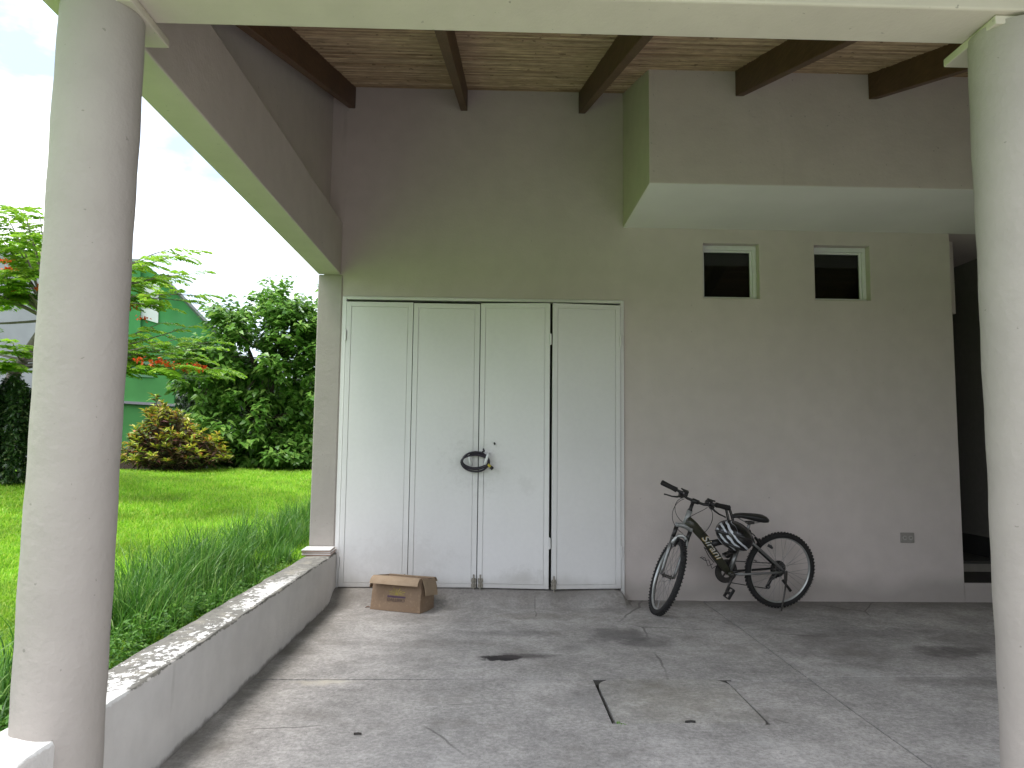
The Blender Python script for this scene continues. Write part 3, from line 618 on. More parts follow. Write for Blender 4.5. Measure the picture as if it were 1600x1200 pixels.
# cables
cb = MB()
def cable(p, q, out, n=14, w=None):
    p, q = V3(p), V3(q); c1 = p + V3(out); c2 = q + V3(w or out)
    cb.tube([p * (1 - t) ** 3 + c1 * 3 * t * (1 - t) ** 2 + c2 * 3 * t * t * (1 - t) + q * t ** 3 for t in np.linspace(0, 1, n)], .0026, 5)
S_ = lambda v: ST @ V3(v)
pl_, pr_ = bar_pt(.10), bar_pt(-.10)
cable(S_(pl_ + V3((.03, 0, -.01))), ht0 + V3((-.03, .03, .02)), (.06, .05, -.02), w=(.16, .10, .05))
cable(S_(pr_ + V3((.03, 0, -.01))), S_(crown + V3((.05, 0, -.03))), (.10, -.03, -.03), w=(.13, -.05, .08))
cable(S_(pr_ + V3((.02, 0, 0))), ht0 + V3((-.02, -.03, .0)), (.12, -.02, -.02), w=(.12, .02, .06))
cable(S_(pl_ + V3((.02, 0, 0))), V3((.74, .03, .64)), (-.05, .07, -.05), w=(-.05, .08, .09))
cb.build('cable', B['black'], bike, smooth=True)
# drivetrain on the far side
cs = empty('crankset'); cs.parent = bike; CW = Matrix.Translation(bb + V3((0, -.055, 0))) @ Matrix.Rotation(R(90), 4, 'X')
ch = MB().lathe([(.062, -.002), (.090, -.002), (.090, .002), (.062, .002)], CW, 48, closed=True).lathe([(.050, -.010), (.072, -.010), (.072, -.007), (.050, -.007)], CW, 40, closed=True)
for k in range(44): ch.box(-.004, .004, -.0025, .0025, -.0018, .0018, CW @ Matrix.Rotation(2 * math.pi * k / 44, 4, 'Z') @ Matrix.Translation((.0925, 0, 0)))
for k in range(5): ch.box(.0, .066, -.007, .007, -.003, .003, CW @ Matrix.Rotation(2 * math.pi * k / 5 + .3, 4, 'Z'))
ch.build('chainring', B['steel'], cs)
gd = MB().lathe([(.088, .004), (.101, .005), (.101, .008), (.088, .008)], CW, 48, closed=True).build('chain_guard', B['black'], cs)
ped_l = V3((.530, .10, .185)); ped_r = bb * 2 - V3((.530, 0, .185)) + V3((0, -.115, 0))
ped_r = V3((.404, -.115, .436))
for pe, s_ in ((ped_l, 1), (ped_r, -1)):
    MB().tube([bb + V3((0, .045 * s_, 0)), bb + V3((0, .066 * s_, 0))], .018, 10).tube([bb + V3((0, .062 * s_, 0)), V3((pe.x, .078 * s_, pe.z))], [.014, .010], 8, flat=.7).build('crank_arm', B['steel'], cs, smooth=True)
    Pm = Matrix.Translation((pe.x, .125 * s_, pe.z)) @ Matrix.Rotation(R(58 if s_ > 0 else 20), 4, 'Y')
    MB().box(-.045, .045, -.043, -.031, -.012, .012, Pm).box(-.045, .045, .031, .043, -.012, .012, Pm).box(-.048, -.036, -.031, .031, -.011, .011, Pm).box(.036, .048, -.031, .031, -.011, .011, Pm).box(-.012, .012, -.031, .031, -.011, .011, Pm).build('pedal', B['black'], cs, bevel=.003)
    MB().box(-.0495, -.0482, -.02, .02, -.006, .006, Pm).build('reflector', B['rim'], cs); MB().box(.0482, .0495, -.02, .02, -.006, .006, Pm).build('reflector', B['rim'], cs)
KW = Matrix.Translation(hub + V3((0, -.035, 0))) @ Matrix.Rotation(R(90), 4, 'X')
ks = MB()
for k, rr in enumerate((.055, .048, .042, .036, .030, .025)): ks.lathe([(.014, k * .0045), (rr, k * .0045), (rr, k * .0045 + .002), (.014, k * .0045 + .002)], KW, 28, closed=True)
ks.build('sprocket', B['steel'], bike)
MB().lathe([(.05, -.008), (.072, -.006), (.072, -.003), (.05, -.003)], KW, 32, closed=True).build('spoke_guard', B['black'], bike)
jk = V3((.075, -.052, .168))
MB().tube([bb + V3((.0, -.055, .090)), hub + V3((0, -.05, .04))], .0042, 5).tube([bb + V3((0, -.055, -.090)), jk + V3((0, 0, -.02))], .0042, 5).tube([jk + V3((.018, 0, .0)), V3((.035, -.052, .235)), hub + V3((.04, -.05, -.01))], .0042, 5).build('chain', B['steel'], bike)
MB().lathe([(.006, -.006), (.024, -.004), (.024, .004), (.006, .006)], Matrix.Translation(jk) @ Matrix.Rotation(R(90), 4, 'X'), 16, closed=True).lathe([(.006, -.006), (.022, -.004), (.022, .004), (.006, .006)], Matrix.Translation((.03, -.052, .245)) @ Matrix.Rotation(R(90), 4, 'X'), 16, closed=True).box(-.012, .012, -.008, .008, 0, .10, Matrix.Translation(jk + V3((0, -.008, 0))) @ Matrix.Rotation(R(-28), 4, 'Y')).box(-.018, .02, -.03, .0, -.03, .035, Matrix.Translation((.005, -.055, .262))).build('derailleur', B['black'], bike, bevel=.003)
# rear brake, bottle cage, kickstand
for s_ in (1, -1): MB().box(-.01, .01, -.008, .008, -.03, .03, Matrix.Translation((.205, .03 * s_, .575)) @ Matrix.Rotation(R(40), 4, 'Y')).tube([V3((.21, .045 * s_, .53)), V3((.245, .04 * s_, .605))], .006, 6).build('rear_brake', B['black'], bike)
MB().tube([V3((.14, .03, .545)), V3((.12, .045, .535)), V3((.115, .06, .525))], [.012, .014, .01], 8).build('brake_adjuster', B['black'], bike)
for s_ in (1, -1): MB().tube([V3((.655, .012 * s_, .50)), V3((.690, .02 * s_, .53)), V3((.635, .034 * s_, .445)), V3((.590, .03 * s_, .395))], .0035, 6).tube([V3((.705, .01 * s_, .452)), V3((.720, .022 * s_, .442)), V3((.700, .034 * s_, .432)), V3((.672, .034 * s_, .438)), V3((.640, .036 * s_, .365)), V3((.60, .03 * s_, .385))], .003, 6).build('bottle_cage', B['black'], bike)
MB().box(-.014, .014, .062, .078, -.06, .03, Matrix.Translation(hub + V3((-.012, 0, -.02)))).build('kickstand_bracket', B['steel'], bike, bevel=.006)
MB().tube([V3((-.012, .078, .245)), V3((.012, .098, .15)), V3((.046, .1178, .024)), V3((.050, .124, .018))], [.008, .007, .0065, .007], 8).build('kickstand', B['steel'], bike, smooth=True)
MB().tube([V3((.02, .075, .26)), V3((-.055, .085, .165))], [.010, .012], 8, flat=.5).build('kickstand_spring', B['black'], bike)

# ------------------------------------------------------------------ helmet hanging from the bar end by its straps
def helmet_mat():
    m = Mat('zebra_helmet', (.48, .50, .53), .25, spec=.6); oc = m.objc()
    n1 = m.noise(9, 2, .5, vec=oc, stretch=(.9, .9, .9)); P = m.xyz(oc)
    wv = m.math('SINE', m.math('ADD', m.math('MULTIPLY', m.math('ADD', P[2], m.math('MULTIPLY', P[0], .42)), 150), m.math('MULTIPLY', n1, 9)))
    m.mix(m.ramp(wv, .50, .20), (.008, .008, .009)); m.mix(m.ramp(m.math('ADD', m.math('ADD', P[2], m.math('MULTIPLY', P[0], .5)), m.math('MULTIPLY', n1, .05)), .075, .085), (.008, .008, .009))
    return m.done()
hm = empty('bicycle_helmet', (1.945, -.655, .640)); tag(hm, 'black and white zebra striped helmet hanging from the handlebar', 'helmet')
hm.rotation_euler = (R(8), R(28), R(-14)); hm.scale = (1.12,) * 3
hb_ = MB(); nu, nv = 28, 14; vs_ = []
for j in range(nv + 1):
    ph = (j / nv) * R(104)
    for i in range(nu):
        th = 2 * math.pi * i / nu; rr = math.sin(ph) ** .85
        vs_.append((.135 * rr * math.cos(th) * (1 + .05 * math.cos(th)), -.105 * math.cos(ph) + .02, .098 * rr * math.sin(th)))
hb_.add(vs_, [(j * nu + i, j * nu + (i + 1) % nu, (j + 1) * nu + (i + 1) % nu, (j + 1) * nu + i) for j in range(nv) for i in range(nu)])
ho = hb_.build('shell', helmet_mat(), hm, smooth=True, merge=True); sdm = ho.modifiers.new('solid', 'SOLIDIFY'); sdm.thickness = .018; sdm.offset = -1
blk = B['black']
for k, (a, l) in enumerate(((-.05, .10), (.035, .11), (-.0, .05))):            # raised black vents
    pts = [V3((t * l * 1.0 + (.02 if k < 2 else -.09), -.105 * math.sqrt(max(0, 1 - ((t * l + .0) / .135) ** 2 - (a / .098) ** 2)) + .017, a + .01 * t)) for t in np.linspace(-1, 1, 7)]
    MB().tube(pts, [.003, .009, .011, .012, .011, .009, .003], 8, flat=.5).build('vent', blk, hm, smooth=True)
MB().lathe([(1.0, -.012), (1.03, 0), (1.0, .014)], Matrix.Translation((.004, .045, 0)) @ Matrix.Rotation(R(90), 4, 'X') @ Matrix.Diagonal((.133, .097, 1, 1)), 32, closed=True).build('rim_band', blk, hm, smooth=True)
iv = hm.matrix_basis.copy(); iv = (Matrix.Translation(hm.location) @ hm.rotation_euler.to_matrix().to_4x4() @ Matrix.Diagonal((1.12, 1.12, 1.12, 1))).inverted()
gl = bike.matrix_world @ (ST @ bar_pt(.302)); gl2 = bike.matrix_world @ (ST @ bar_pt(.268))
for pa, dz in ((gl2, .0), (gl, .0)):
    top = pa + V3((0, 0, .014)); bot = V3((pa.x + (.0 if pa is gl2 else .01), -.63, .70)); 
    MB().tube([iv @ bot, iv @ (bot.lerp(top, .5) + V3((.004, -.004, 0))), iv @ (top + V3((0, -.016, -.016))), iv @ (top + V3((0, 0, .006))), iv @ (top + V3((0, .018, -.018))), iv @ (bot + V3((.01, .05, .0)))], .005, 6, flat=.4).build('strap', blk, hm, smooth=True)

# ------------------------------------------------------------------ hose coil on the door handles
hose = empty('hose_coil', (-.150, -.075, 1.20)); tag(hose, 'coiled dark hose with yellow end hanging on the white door', 'hose')
hb2 = MB(); pts = []; turns = 3
for k in range(turns * 28 + 6):
    a = 2 * math.pi * k / 28 + .9; t = k / (turns * 28)
    rx_ = .118 - .006 * math.sin(t * 9); rz_ = .092 - .030 * abs(math.sin(t * 5.2))
    pts.append(V3((rx_ * math.cos(a) + .002 * math.sin(k), -.010 + .016 * (t - .5) + .004 * math.sin(k * .5), rz_ * math.sin(a) + .010 * t - .003 + .006 * math.sin(a * .5))))
pts = [V3((.095, -.02, .115)), V3((.10, -.018, .10))] + pts if False else pts
hb2.tube(pts, .0085, 8); hb2.build('hose', paint('hose_rubber', (.022, .018, .026), .45, var=.15), hose, smooth=True)
MB().tube([V3((.062, -.016, .088)), V3((.078, -.02, .098)), V3((.070, -.026, .118))], [.009, .009, .008], 8).build('hose_end', paint('hose_end_rubber', (.03, .025, .03), .5), hose, smooth=True)
yl = MB().tube([V3((.112, -.012, -.018)), V3((.138, -.018, -.042))], [.011, .013], 12).build('hose_fitting', paint('yellow_plastic', (.55, .45, .045), .4), hose, smooth=True)
MB().tube([V3((.138, -.018, -.042)), V3((.156, -.021, -.060))], [.015, .0145], 12).build('nozzle', B['black'], yl, smooth=True)

# ------------------------------------------------------------------ cardboard box
def card_mat(name, base):
    m = Mat(name, base, .85, spec=.2); oc = m.objc(); m.mix(m.ramp(m.noise(9, 5, vec=oc), .4, .75, 0, .35), (.20, .13, .075)); m.mix(m.ramp(m.noise(40, 3, vec=oc), .5, .8, 0, .3), (.45, .33, .21))
    m.bump(m.noise(14, 4, vec=oc), .35, .006); return m.done()
cd = card_mat('cardboard', (.235, .165, .112)); cd2 = card_mat('cardboard_inside', (.32, .24, .165))
bx = empty('cardboard_box', (-.772, -.498, .004)); tag(bx, 'crumpled open cardboard box with folded flaps by the white door', 'box')
bx.rotation_euler = (R(7), 0, R(-19)); bx.rotation_mode = 'XYZ'
bx.matrix_world = Matrix.Translation((-.772, -.498, .004)) @ Matrix.Rotation(R(-21), 4, 'Z') @ Matrix.Rotation(R(-7), 4, 'X')
HWb, DPb, HTb = .226, .26, .268
def sheet(fn, nu, nv, t=.0035):
    b = MB(); vs_ = []
    for s_ in (0, 1):
        for j in range(nv + 1):
            for i in range(nu + 1): vs_.append(fn(i / nu, j / nv, s_ * t))
    n1 = (nu + 1) * (nv + 1); f = []
    for j in range(nv):
        for i in range(nu):
            a = j * (nu + 1) + i; q = (a, a + 1, a + nu + 2, a + nu + 1); f.append(q); f.append(tuple(n1 + k for k in q[::-1]))
    ring = [i for i in range(nu + 1)] + [j * (nu + 1) + nu for j in range(1, nv + 1)] + [nv * (nu + 1) + i for i in range(nu - 1, -1, -1)] + [j * (nu + 1) for j in range(nv - 1, 0, -1)]
    for k in range(len(ring)): a, c = ring[k], ring[(k + 1) % len(ring)]; f.append((a, c, c + n1, a + n1))
    return b.add(vs_, f)
bul = lambda u, v: math.sin(math.pi * u) * math.sin(math.pi * min(v * .7 + .15, 1)) + .22 * math.sin(9 * u + 3 * v) * v + .15 * math.sin(5 * u - 8 * v)
tp = .018                                           # the body tapers a little towards the top
front = lambda u, v, o: V3(((-HWb + tp * v * .6) + (2 * HWb - tp * v * 1.2) * u, -.018 * bul(u, v) + o + .012 * v, HTb * v * (1 + .03 * math.sin(3 * u))))
sheet(front, 14, 8).build('front_panel', cd, bx, smooth=True, angle=50)
sheet(lambda u, v, o: V3(((-HWb + tp * v * .6) + (2 * HWb - tp * v * 1.2) * u, DPb - o - .01 * v, HTb * v)), 6, 4).build('back_panel', cd, bx, smooth=True, angle=50)
for s_ in (-1, 1):
    sheet(lambda u, v, o: V3((s_ * (HWb - tp * v * .6 - o + .008 * bul(u, v)), .004 + (DPb - .008) * u + .01 * v * (1 - u), HTb * v)), 6, 5).build('side_panel', cd, bx, smooth=True, angle=50)
MB().box(-HWb + .004, HWb - .004, .004, DPb - .004, .001, .005).build('base_panel', cd, bx)
# flaps: front one folded out and drooping, right one hanging, left one half folded, back one leaning on the door side
def flap(hinge, along, out, length, width, ang0, ang1, curl=.0, taper=.02, nm='flap', w=0):
    """hinge = start corner, along = unit along hinge, out = unit outwards; angle 0 = straight up, 90 = level, 180 = down"""
    def fn(u, v, o):
        a = ang0 + (ang1 - ang0) * v; L = length * v
        n_ = 8; p = V3((0, 0, 0)); 
        for k in range(n_):
            aa = ang0 + (ang1 - ang0) * v * (k + .5) / n_; p += (V3((0, 0, 1)) * math.cos(aa) + out * math.sin(aa)) * (L / n_)
        nn = V3((0, 0, 1)) * math.sin(a) - out * math.cos(a)
        return hinge + along * (taper * v + (width - 2 * taper * v) * u) + p + nn * (o + curl * math.sin(math.pi * u) * v + w * math.sin(7 * u) * v)
    return sheet(fn, 12, 6).build(nm, cd2, bx, smooth=True, angle=50)
flap(V3((-HWb + .012, .012, HTb)), V3((1, 0, 0)), V3((0, -1, 0)), .10, 2 * HWb - .024, R(85), R(178), curl=.020, taper=-.004)
flap(V3((HWb - .012, .012, HTb)), V3((0, 1, 0)), V3((1, 0, 0)), .14, DPb - .02, R(150), R(176), taper=.012, w=.004)
flap(V3((-HWb + .012, .012, HTb)), V3((0, 1, 0)), V3((-1, 0, 0)), .11, DPb - .03, R(140), R(172), taper=.010, w=.003)
flap(V3((-HWb + .012, DPb - .012, HTb)), V3((1, 0, 0)), V3((0, 1, 0)), .09, 2 * HWb - .024, R(75), R(150), taper=.004)
# print on the front: half sun, purple bar, faint lettering
inkp = paint('purple_ink', (.085, .05, .08), .8, var=.2); inky = paint('yellow_ink', (.30, .24, .06), .8, var=.25); inkd = paint('brown_ink', (.13, .09, .075), .8, var=.25)
def fy(x, z): u = (x + HWb) / (2 * HWb); v = z / HTb; return front(u, v, 0).y - .0012
def decal(pts, nm, mat): n_ = len(pts); MB().add([(x, fy(x, z), z) for x, z in pts] + [(x, fy(x, z) + .001, z) for x, z in pts], [tuple(range(n_))] + [(i, (i + 1) % n_, (i + 1) % n_ + n_, i + n_) for i in range(n_)]).build(nm, mat, bx)
sx, sz = .012, .122
decal([(sx + .020 * math.cos(a), sz + .004 + .024 * math.sin(a)) for a in np.linspace(0, math.pi, 12)], 'sun_emblem', inky)
for k in range(9):
    a = math.pi * (k + .5) / 9; r1, r2 = .027, .072 if k % 2 else .060
    decal([(sx + r1 * math.cos(a - .12), sz + .004 + r1 * math.sin(a - .12)), (sx + r2 * math.cos(a - .05) * 1.2, sz + .004 + r2 * .8 * math.sin(a - .05)), (sx + r2 * math.cos(a + .05) * 1.2, sz + .004 + r2 * .8 * math.sin(a + .05)), (sx + r1 * math.cos(a + .12), sz + .004 + r1 * math.sin(a + .12))], 'sun_ray', inky)
for k in range(6): x0 = sx - .083 + k * .0278; decal([(x0, sz - .002), (x0, sz - .016), (x0 + .0272, sz - .016), (x0 + .0272, sz - .002)], 'purple_bar', inkp)
TXb = Matrix.Translation((sx, fy(sx, sz - .036) - .003, sz - .034)) @ Matrix.Rotation(R(90), 4, 'X')
text_obj('DALLIRIO', .036, inkd, bx, TXb, 'lettering', xscale=1.03, extrude=.0015)

# ------------------------------------------------------------------ small litter on the floor
lf = MB(); lf.add([(0, 0, .004), (.012, -.008, .012), (.03, -.006, .014), (.042, .004, .006), (.028, .012, .016), (.012, .010, .013)], [(0, 1, 2, 5), (5, 2, 4), (2, 3, 4)])
lo_ = lf.build('dry_leaf', paint('dry_leaf_brown', (.10, .035, .02), .8)); lo_.location = (-1.03, -.37, .001); sdm = lo_.modifiers.new('s', 'SOLIDIFY'); sdm.thickness = .002; tag(lo_, 'curled reddish brown dry leaf left of the cardboard box', 'leaf')
tw_ = MB().tube([(0, 0, .006), (.03, .004, .007), (.05, .0, .006)], .006, 6).build('twig', paint('twig_black', (.03, .028, .025), .8)); tw_.location = (.955, -2.873, .0); tag(tw_, 'short dark twig at the edge of the concrete patch', 'twig')
tw2 = MB().tube([(0, 0, .005), (.02, .002, .006), (.035, .0, .005)], .005, 6).build('twig', paint('twig_dark', (.04, .035, .03), .8)); tw2.location = (-.62, -3.02, .0); tag(tw2, 'small dark scrap on open concrete near the low wall', 'twig')

# ------------------------------------------------------------------ planting
def unit(a): return a / np.maximum(np.linalg.norm(a, axis=-1, keepdims=True), 1e-9)
def leaf_mesh(P, D, L, W, droop=.25, fold=.25, tip=.45):
    """one four-triangle folded leaf per row; P base, D direction"""
    n = len(P); D = unit(D); L = np.broadcast_to(np.asarray(L, float), (n,))[:, None]; W = np.broadcast_to(np.asarray(W, float), (n,))[:, None]
    up = np.tile([0, 0, 1.], (n, 1)) + rng.normal(0, .35, (n, 3)); S = unit(np.cross(D, up)); Nn = np.cross(S, D)
    dz = np.array([0, 0, -1.]) * droop
    mid = P + D * L * tip + Nn * W * fold * .0 + dz * L * tip ** 2
    l = mid + S * W * .5 + Nn * W * fold; r_ = mid - S * W * .5 + Nn * W * fold; t = P + D * L + dz * L
    V = np.stack([P, l, mid, r_, t], 1).reshape(-1, 3); i = np.arange(n)[:, None] * 5
    F = np.concatenate([i + [0, 2, 1], i + [0, 3, 2], i + [1, 2, 4], i + [2, 3, 4]], 1).reshape(-1, 3)
    return V, F
def join(parts):
    Vs, Fs, o = [], [], 0
    for V, F in parts: Vs.append(V); Fs.append(F + o); o += len(V)
    return np.concatenate(Vs), np.concatenate(Fs)
def blades(P, H, W, lean, az, seg=4, curl=1.0):
    """curved tapering grass blades"""
    n = len(P); d = np.stack([np.cos(az), np.sin(az), np.zeros(n)], -1); s_ = np.stack([-np.sin(az), np.cos(az), np.zeros(n)], -1); tw = rng.uniform(-.9, .9, n)[:, None]; s_ = unit(s_ * np.cos(tw) + d * np.sin(tw))
    rows = []
    for k in range(seg + 1):
        t = k / seg; a = lean * t ** 1.6 * curl
        c = P + d * (H * t * np.sin(a) * .9)[:, None] + np.array([0, 0, 1.]) * (H * t * np.cos(a * .8))[:, None]
        w = (W * (1 - t ** 1.5) * .5 + .0003)[:, None]
        rows += [c - s_ * w, c + s_ * w]
    V = np.stack(rows, 1).reshape(-1, 3); m = 2 * (seg + 1); i = np.arange(n)[:, None] * m
    F = np.concatenate([i + [2 * k, 2 * k + 1, 2 * k + 3, 2 * k + 2] for k in range(seg)], 1).reshape(-1, 4)
    return V, F
def leafmat(name, stops, rough=.45, trans=.35, spec=.4, var=.15):
    m = Mat(name, (.1, .2, .05), rough, spec=spec); m.islands(stops); m.vary(1.5, var); return m.done(trans)
G_lawn = leafmat('lawn_blade', [(0, (.17, .38, .02)), (.4, (.27, .51, .032)), (.75, (.35, .58, .05)), (1, (.48, .58, .10))], .5, .5, var=.28)
G_tall = leafmat('tall_blade', [(0, (.035, .12, .016)), (.4, (.065, .19, .024)), (.8, (.13, .30, .04)), (1, (.26, .40, .10))], .4, .4)
G_weed = leafmat('weed_leaf', [(0, (.05, .15, .018)), (.5, (.09, .24, .026)), (1, (.15, .31, .04))], .5, .4)
# short lawn blades (nobody could count them)
n = 230000; a = rng.uniform(-.98, -.16, n * 2); r_ = 2.3 + 13 * rng.random(n * 2) ** 1.1; X = a * r_; Y = r_ - 6.5
ok = (X < -1.62) & (X > -15) & (Y < 5.6 + .3 * rng.random(len(Y))); X, Y = X[ok][:n], Y[ok][:n]
n = len(X); dist = np.hypot(X, Y + 6.5); P = np.stack([X, Y, lawn_h(X, Y) - .005], -1)
mow = .75 + .5 * np.sin(X * 1.3 + 2 * np.sin(Y * .8)) * np.sin(Y * 1.1 + X * .4)
V, F = blades(P, rng.uniform(.035, .080, n) * (.75 + .35 * mow), rng.uniform(.006, .010, n) * (.7 + dist * .09), rng.uniform(.2, 1.4, n), rng.uniform(0, 6.28, n), seg=2)
tag(npmesh('lawn_grass', V, F, G_lawn), 'short bright green mown grass covering the lawn', 'grass', kind='stuff')
# tall grass along the wall, in tussocks
parts = []
for k in range(300):
    y = rng.uniform(-7.5, 3.2); x = -1.70 - abs(rng.normal(0, .33)); x = max(x, -2.4); near = sm(-3.3, -2.6, y)
    hh = (.27 + .17 * sm(-1.72, -2.0, x)) * rng.uniform(.75, 1.15) * (.55 + .45 * near if y > -4 else .8)
    m_ = int(rng.integers(36, 80)); Pt = np.stack([x + rng.normal(0, .045, m_), y + rng.normal(0, .045, m_), np.full(m_, .26)], -1)
    Pt[:, 0] = np.minimum(Pt[:, 0], -1.59); ld = 1.2
    az = rng.uniform(0, 6.28, m_); parts.append(blades(Pt, hh * rng.uniform(.6, 1.2, m_), rng.uniform(.006, .012, m_), rng.uniform(.1, ld, m_) * rng.uniform(.5, 1, m_), az, seg=5))
V, F = join(parts); V[:, 0] = np.where(V[:, 2] < .42, np.minimum(V[:, 0], -1.578), np.minimum(V[:, 0], -1.40)); tag(npmesh('tall_grass', V, F, G_tall), 'tall uncut dark green grass growing behind the low wall', 'grass', kind='stuff')
# low broadleaved weeds hugging the wall
parts = []
for k in range(420):
    y = rng.uniform(-7, -.2); x = -1.60 - abs(rng.normal(0, .13)); wgt = 1.25 if y < -2.0 else .75
    m_ = 26; base_ = np.array([x, y, .26]); top = base_ + [rng.normal(0, .05) - .01, rng.normal(0, .07), rng.uniform(.07, .19) * wgt]
    t = rng.random(m_)[:, None] ** .7; Pt = base_ + (top - base_) * t + rng.normal(0, .012, (m_, 3)); Dd = np.stack([rng.normal(0, 1, m_), rng.normal(0, 1, m_), rng.uniform(-.1, .8, m_)], -1)
    parts.append(leaf_mesh(Pt, Dd, rng.uniform(.018, .045, m_), rng.uniform(.010, .02, m_), .3))
V, F = join(parts); V[:, 0] = np.where(V[:, 2] < .41, np.minimum(V[:, 0], -1.578), np.minimum(V[:, 0], -1.50)); tag(npmesh('weeds', V, F, G_weed), 'low leafy green weeds along the outer side of the wall', 'weeds', kind='stuff')
# sprig in the crack of the floor patch
parts = []
for cx, cy_, m_ in ((.632, -2.89, 16), (.612, -2.24, 8)):
    Pt = np.array([cx, cy_, -.004]) + rng.normal(0, .008, (m_, 3)) * [1, 1, 0]; parts.append(leaf_mesh(Pt, np.stack([rng.normal(0, 1, m_), rng.normal(0, 1, m_), rng.uniform(.2, .9, m_)], -1), rng.uniform(.015, .032, m_), .009, .2))
V, F = join(parts[:1]); tag(npmesh('weed_sprig', V, F, G_weed), 'tiny green weed sprouting at the near corner of the floor patch', 'weed')

bark = Mat('bark', (.16, .135, .115), .9); bark.vary(8, .25).vary(40, .2); bark.bump(bark.noise(40, 4), .5, .01); bark = bark.done()
barkd = Mat('dark_bark', (.06, .045, .035), .9); barkd.vary(10, .3); barkd = barkd.done()
def curve(p, q, bend, n=8):
    p, q, bend = Vector(p), Vector(q), Vector(bend); return [p.lerp(q, t) + bend * (4 * t * (1 - t)) for t in np.linspace(0, 1, n)]

# ---- broadleaf tree behind the lawn
def broad_tree(name, base_pt, blobs, nclump, leaves_per, mat, lab, leafL=.14, cat='tree', trunk_h=1.6):
    root = empty(name, base_pt); tag(root, lab, cat)
    tr = MB(); fork = Vector((0, 0, trunk_h * .5)); tr.tube([(0, 0, -.1), (.02, 0, .3), fork], [.12, .09, .08], 8)
    parts = []; tot = sum(b_[6] for b_ in blobs)
    for cx, cy_, cz, rx_, ry_, rz_, wgt in blobs:
        tr.tube(curve(fork, (cx, cy_, cz), (rng.normal(0, .1), rng.normal(0, .1), .1)), [.06, .05, .045, .04, .035, .03, .02, .012], 6)
        for k in range(int(nclump * wgt / tot)):
            d = unit(rng.normal(0, 1, 3)); s_ = rng.uniform(.12, 1.03) ** .6
            c = np.array([cx, cy_, cz]) + d * s_ * [rx_, ry_, rz_]
            if c[2] < .12: continue
            m_ = int(leaves_per * rng.uniform(.6, 1.3)); out = unit(d * [1, 1, .6] + [0, 0, .35])
            t = rng.random(m_)[:, None]; stem = c - out * .16 + out * .34 * t + rng.normal(0, .05, (m_, 3))
            az = rng.uniform(0, 6.28, m_); Dd = out * .7 + np.stack([np.cos(az), np.sin(az), rng.uniform(-.55, .15, m_)], -1)
            parts.append(leaf_mesh(stem, Dd, rng.uniform(.7, 1.2, m_) * leafL, rng.uniform(.55, .72, m_) * leafL, .45, .12))
            if k % 6 == 0: tr.tube([Vector((cx, cy_, cz)), Vector(c)], [.012, .005], 4)
    tr.build('trunk', barkd, root, smooth=True); V, F = join(parts); cr_ = npmesh('crown', V, F, mat, root, smooth=False); cr_['kind'] = 'stuff'
    return root
G_broad = leafmat('broad_leaf', [(0, (.065, .17, .026)), (.35, (.11, .25, .036)), (.7, (.16, .33, .055)), (1, (.26, .42, .085))], .36, .42, .5)
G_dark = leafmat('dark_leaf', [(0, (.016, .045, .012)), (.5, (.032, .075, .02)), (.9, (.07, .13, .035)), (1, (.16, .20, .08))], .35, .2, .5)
def gp(u, dep):
    """ground point straight below photo column u at a given depth"""
    p = at(u, 700, dep); return Vector((p.x, p.y, float(lawn_h(p.x, p.y))))
tb_ = gp(418, 13.2)
def off(u, v, dep): p = at(u, v, dep) - tb_; return (p.x, p.y, p.z)
blobs = [(*off(425, 560, 13.2), 1.15, 1.0, .95, 3), (*off(330, 590, 13.0), .62, .7, .62, 1.3), (*off(480, 515, 13.4), .8, .8, .75, 1.4), (*off(400, 655, 13.0), 1.15, 1.0, .75, 2.3), (*off(520, 620, 13.4), .9, 1.0, 1.2, 1.6), (*off(350, 712, 12.9), .95, .7, .36, 1.5), (*off(455, 712, 12.7), 1.0, .7, .36, 1.8), (*off(365, 500, 13.3), .42, .5, .34, .6), (*off(440, 478, 13.3), .5, .5, .34, .6), (*off(300, 545, 12.9), .30, .4, .26, .35)]
broad_tree('broadleaf_tree', tb_, blobs, 760, 30, G_broad, 'bushy broadleaf tree with glossy mid green leaves behind the lawn')

# ---- dark hedges
def hedge(name, u0, u1, vtop, d0, d1, lab, nl, mat, thick=.5, L=.055):
    root = empty(name, gp((u0 + u1) / 2, (d0 + d1) / 2)); tag(root, lab, 'hedge'); b0, b1 = gp(u0, d0), gp(u1, d1); ht = at(u0, vtop, d0).z - b0.z
    t = rng.random(nl)[:, None]; P = np.array(b0)[None] * (1 - t) + np.array(b1)[None] * t; dirv = unit(np.array(b1 - b0) * [1, 1, 0]); nrm_ = np.array([dirv[1], -dirv[0], 0])
    z = rng.random(nl) ** .9; dep = (1 - rng.random(nl) ** 2.2) * thick * np.sign(rng.uniform(-.25, 1, nl)); P = P + nrm_ * (dep * (1.05 - .35 * z))[:, None] * (1 + .25 * np.sin(t * 31)) ; P[:, 2] += z * ht * (1 + .08 * np.sin(t[:, 0] * 25) + rng.normal(0, .02, nl))
    V, F = leaf_mesh(P - np.array(root.location), np.stack([rng.normal(0, 1, nl), rng.normal(0, 1, nl), rng.normal(-.1, .8, nl)], -1), rng.uniform(.7, 1.3, nl) * L, rng.uniform(.5, .7, nl) * L, .2, .15); fo_ = npmesh('foliage', V, F, mat, root); fo_['kind'] = 'stuff'
    tr = MB()
    for k in range(int((b1 - b0).length / .35)):
        q = b0.lerp(b1, (k + .5) / max(1, int((b1 - b0).length / .35))) - root.location; tr.tube([q, q + Vector((.05, 0, ht * .5)), q + Vector((-.03, .02, ht * .9))], [.03, .02, .008], 5)
    o = tr.build('stems', barkd, root); o['kind'] = 'stuff'
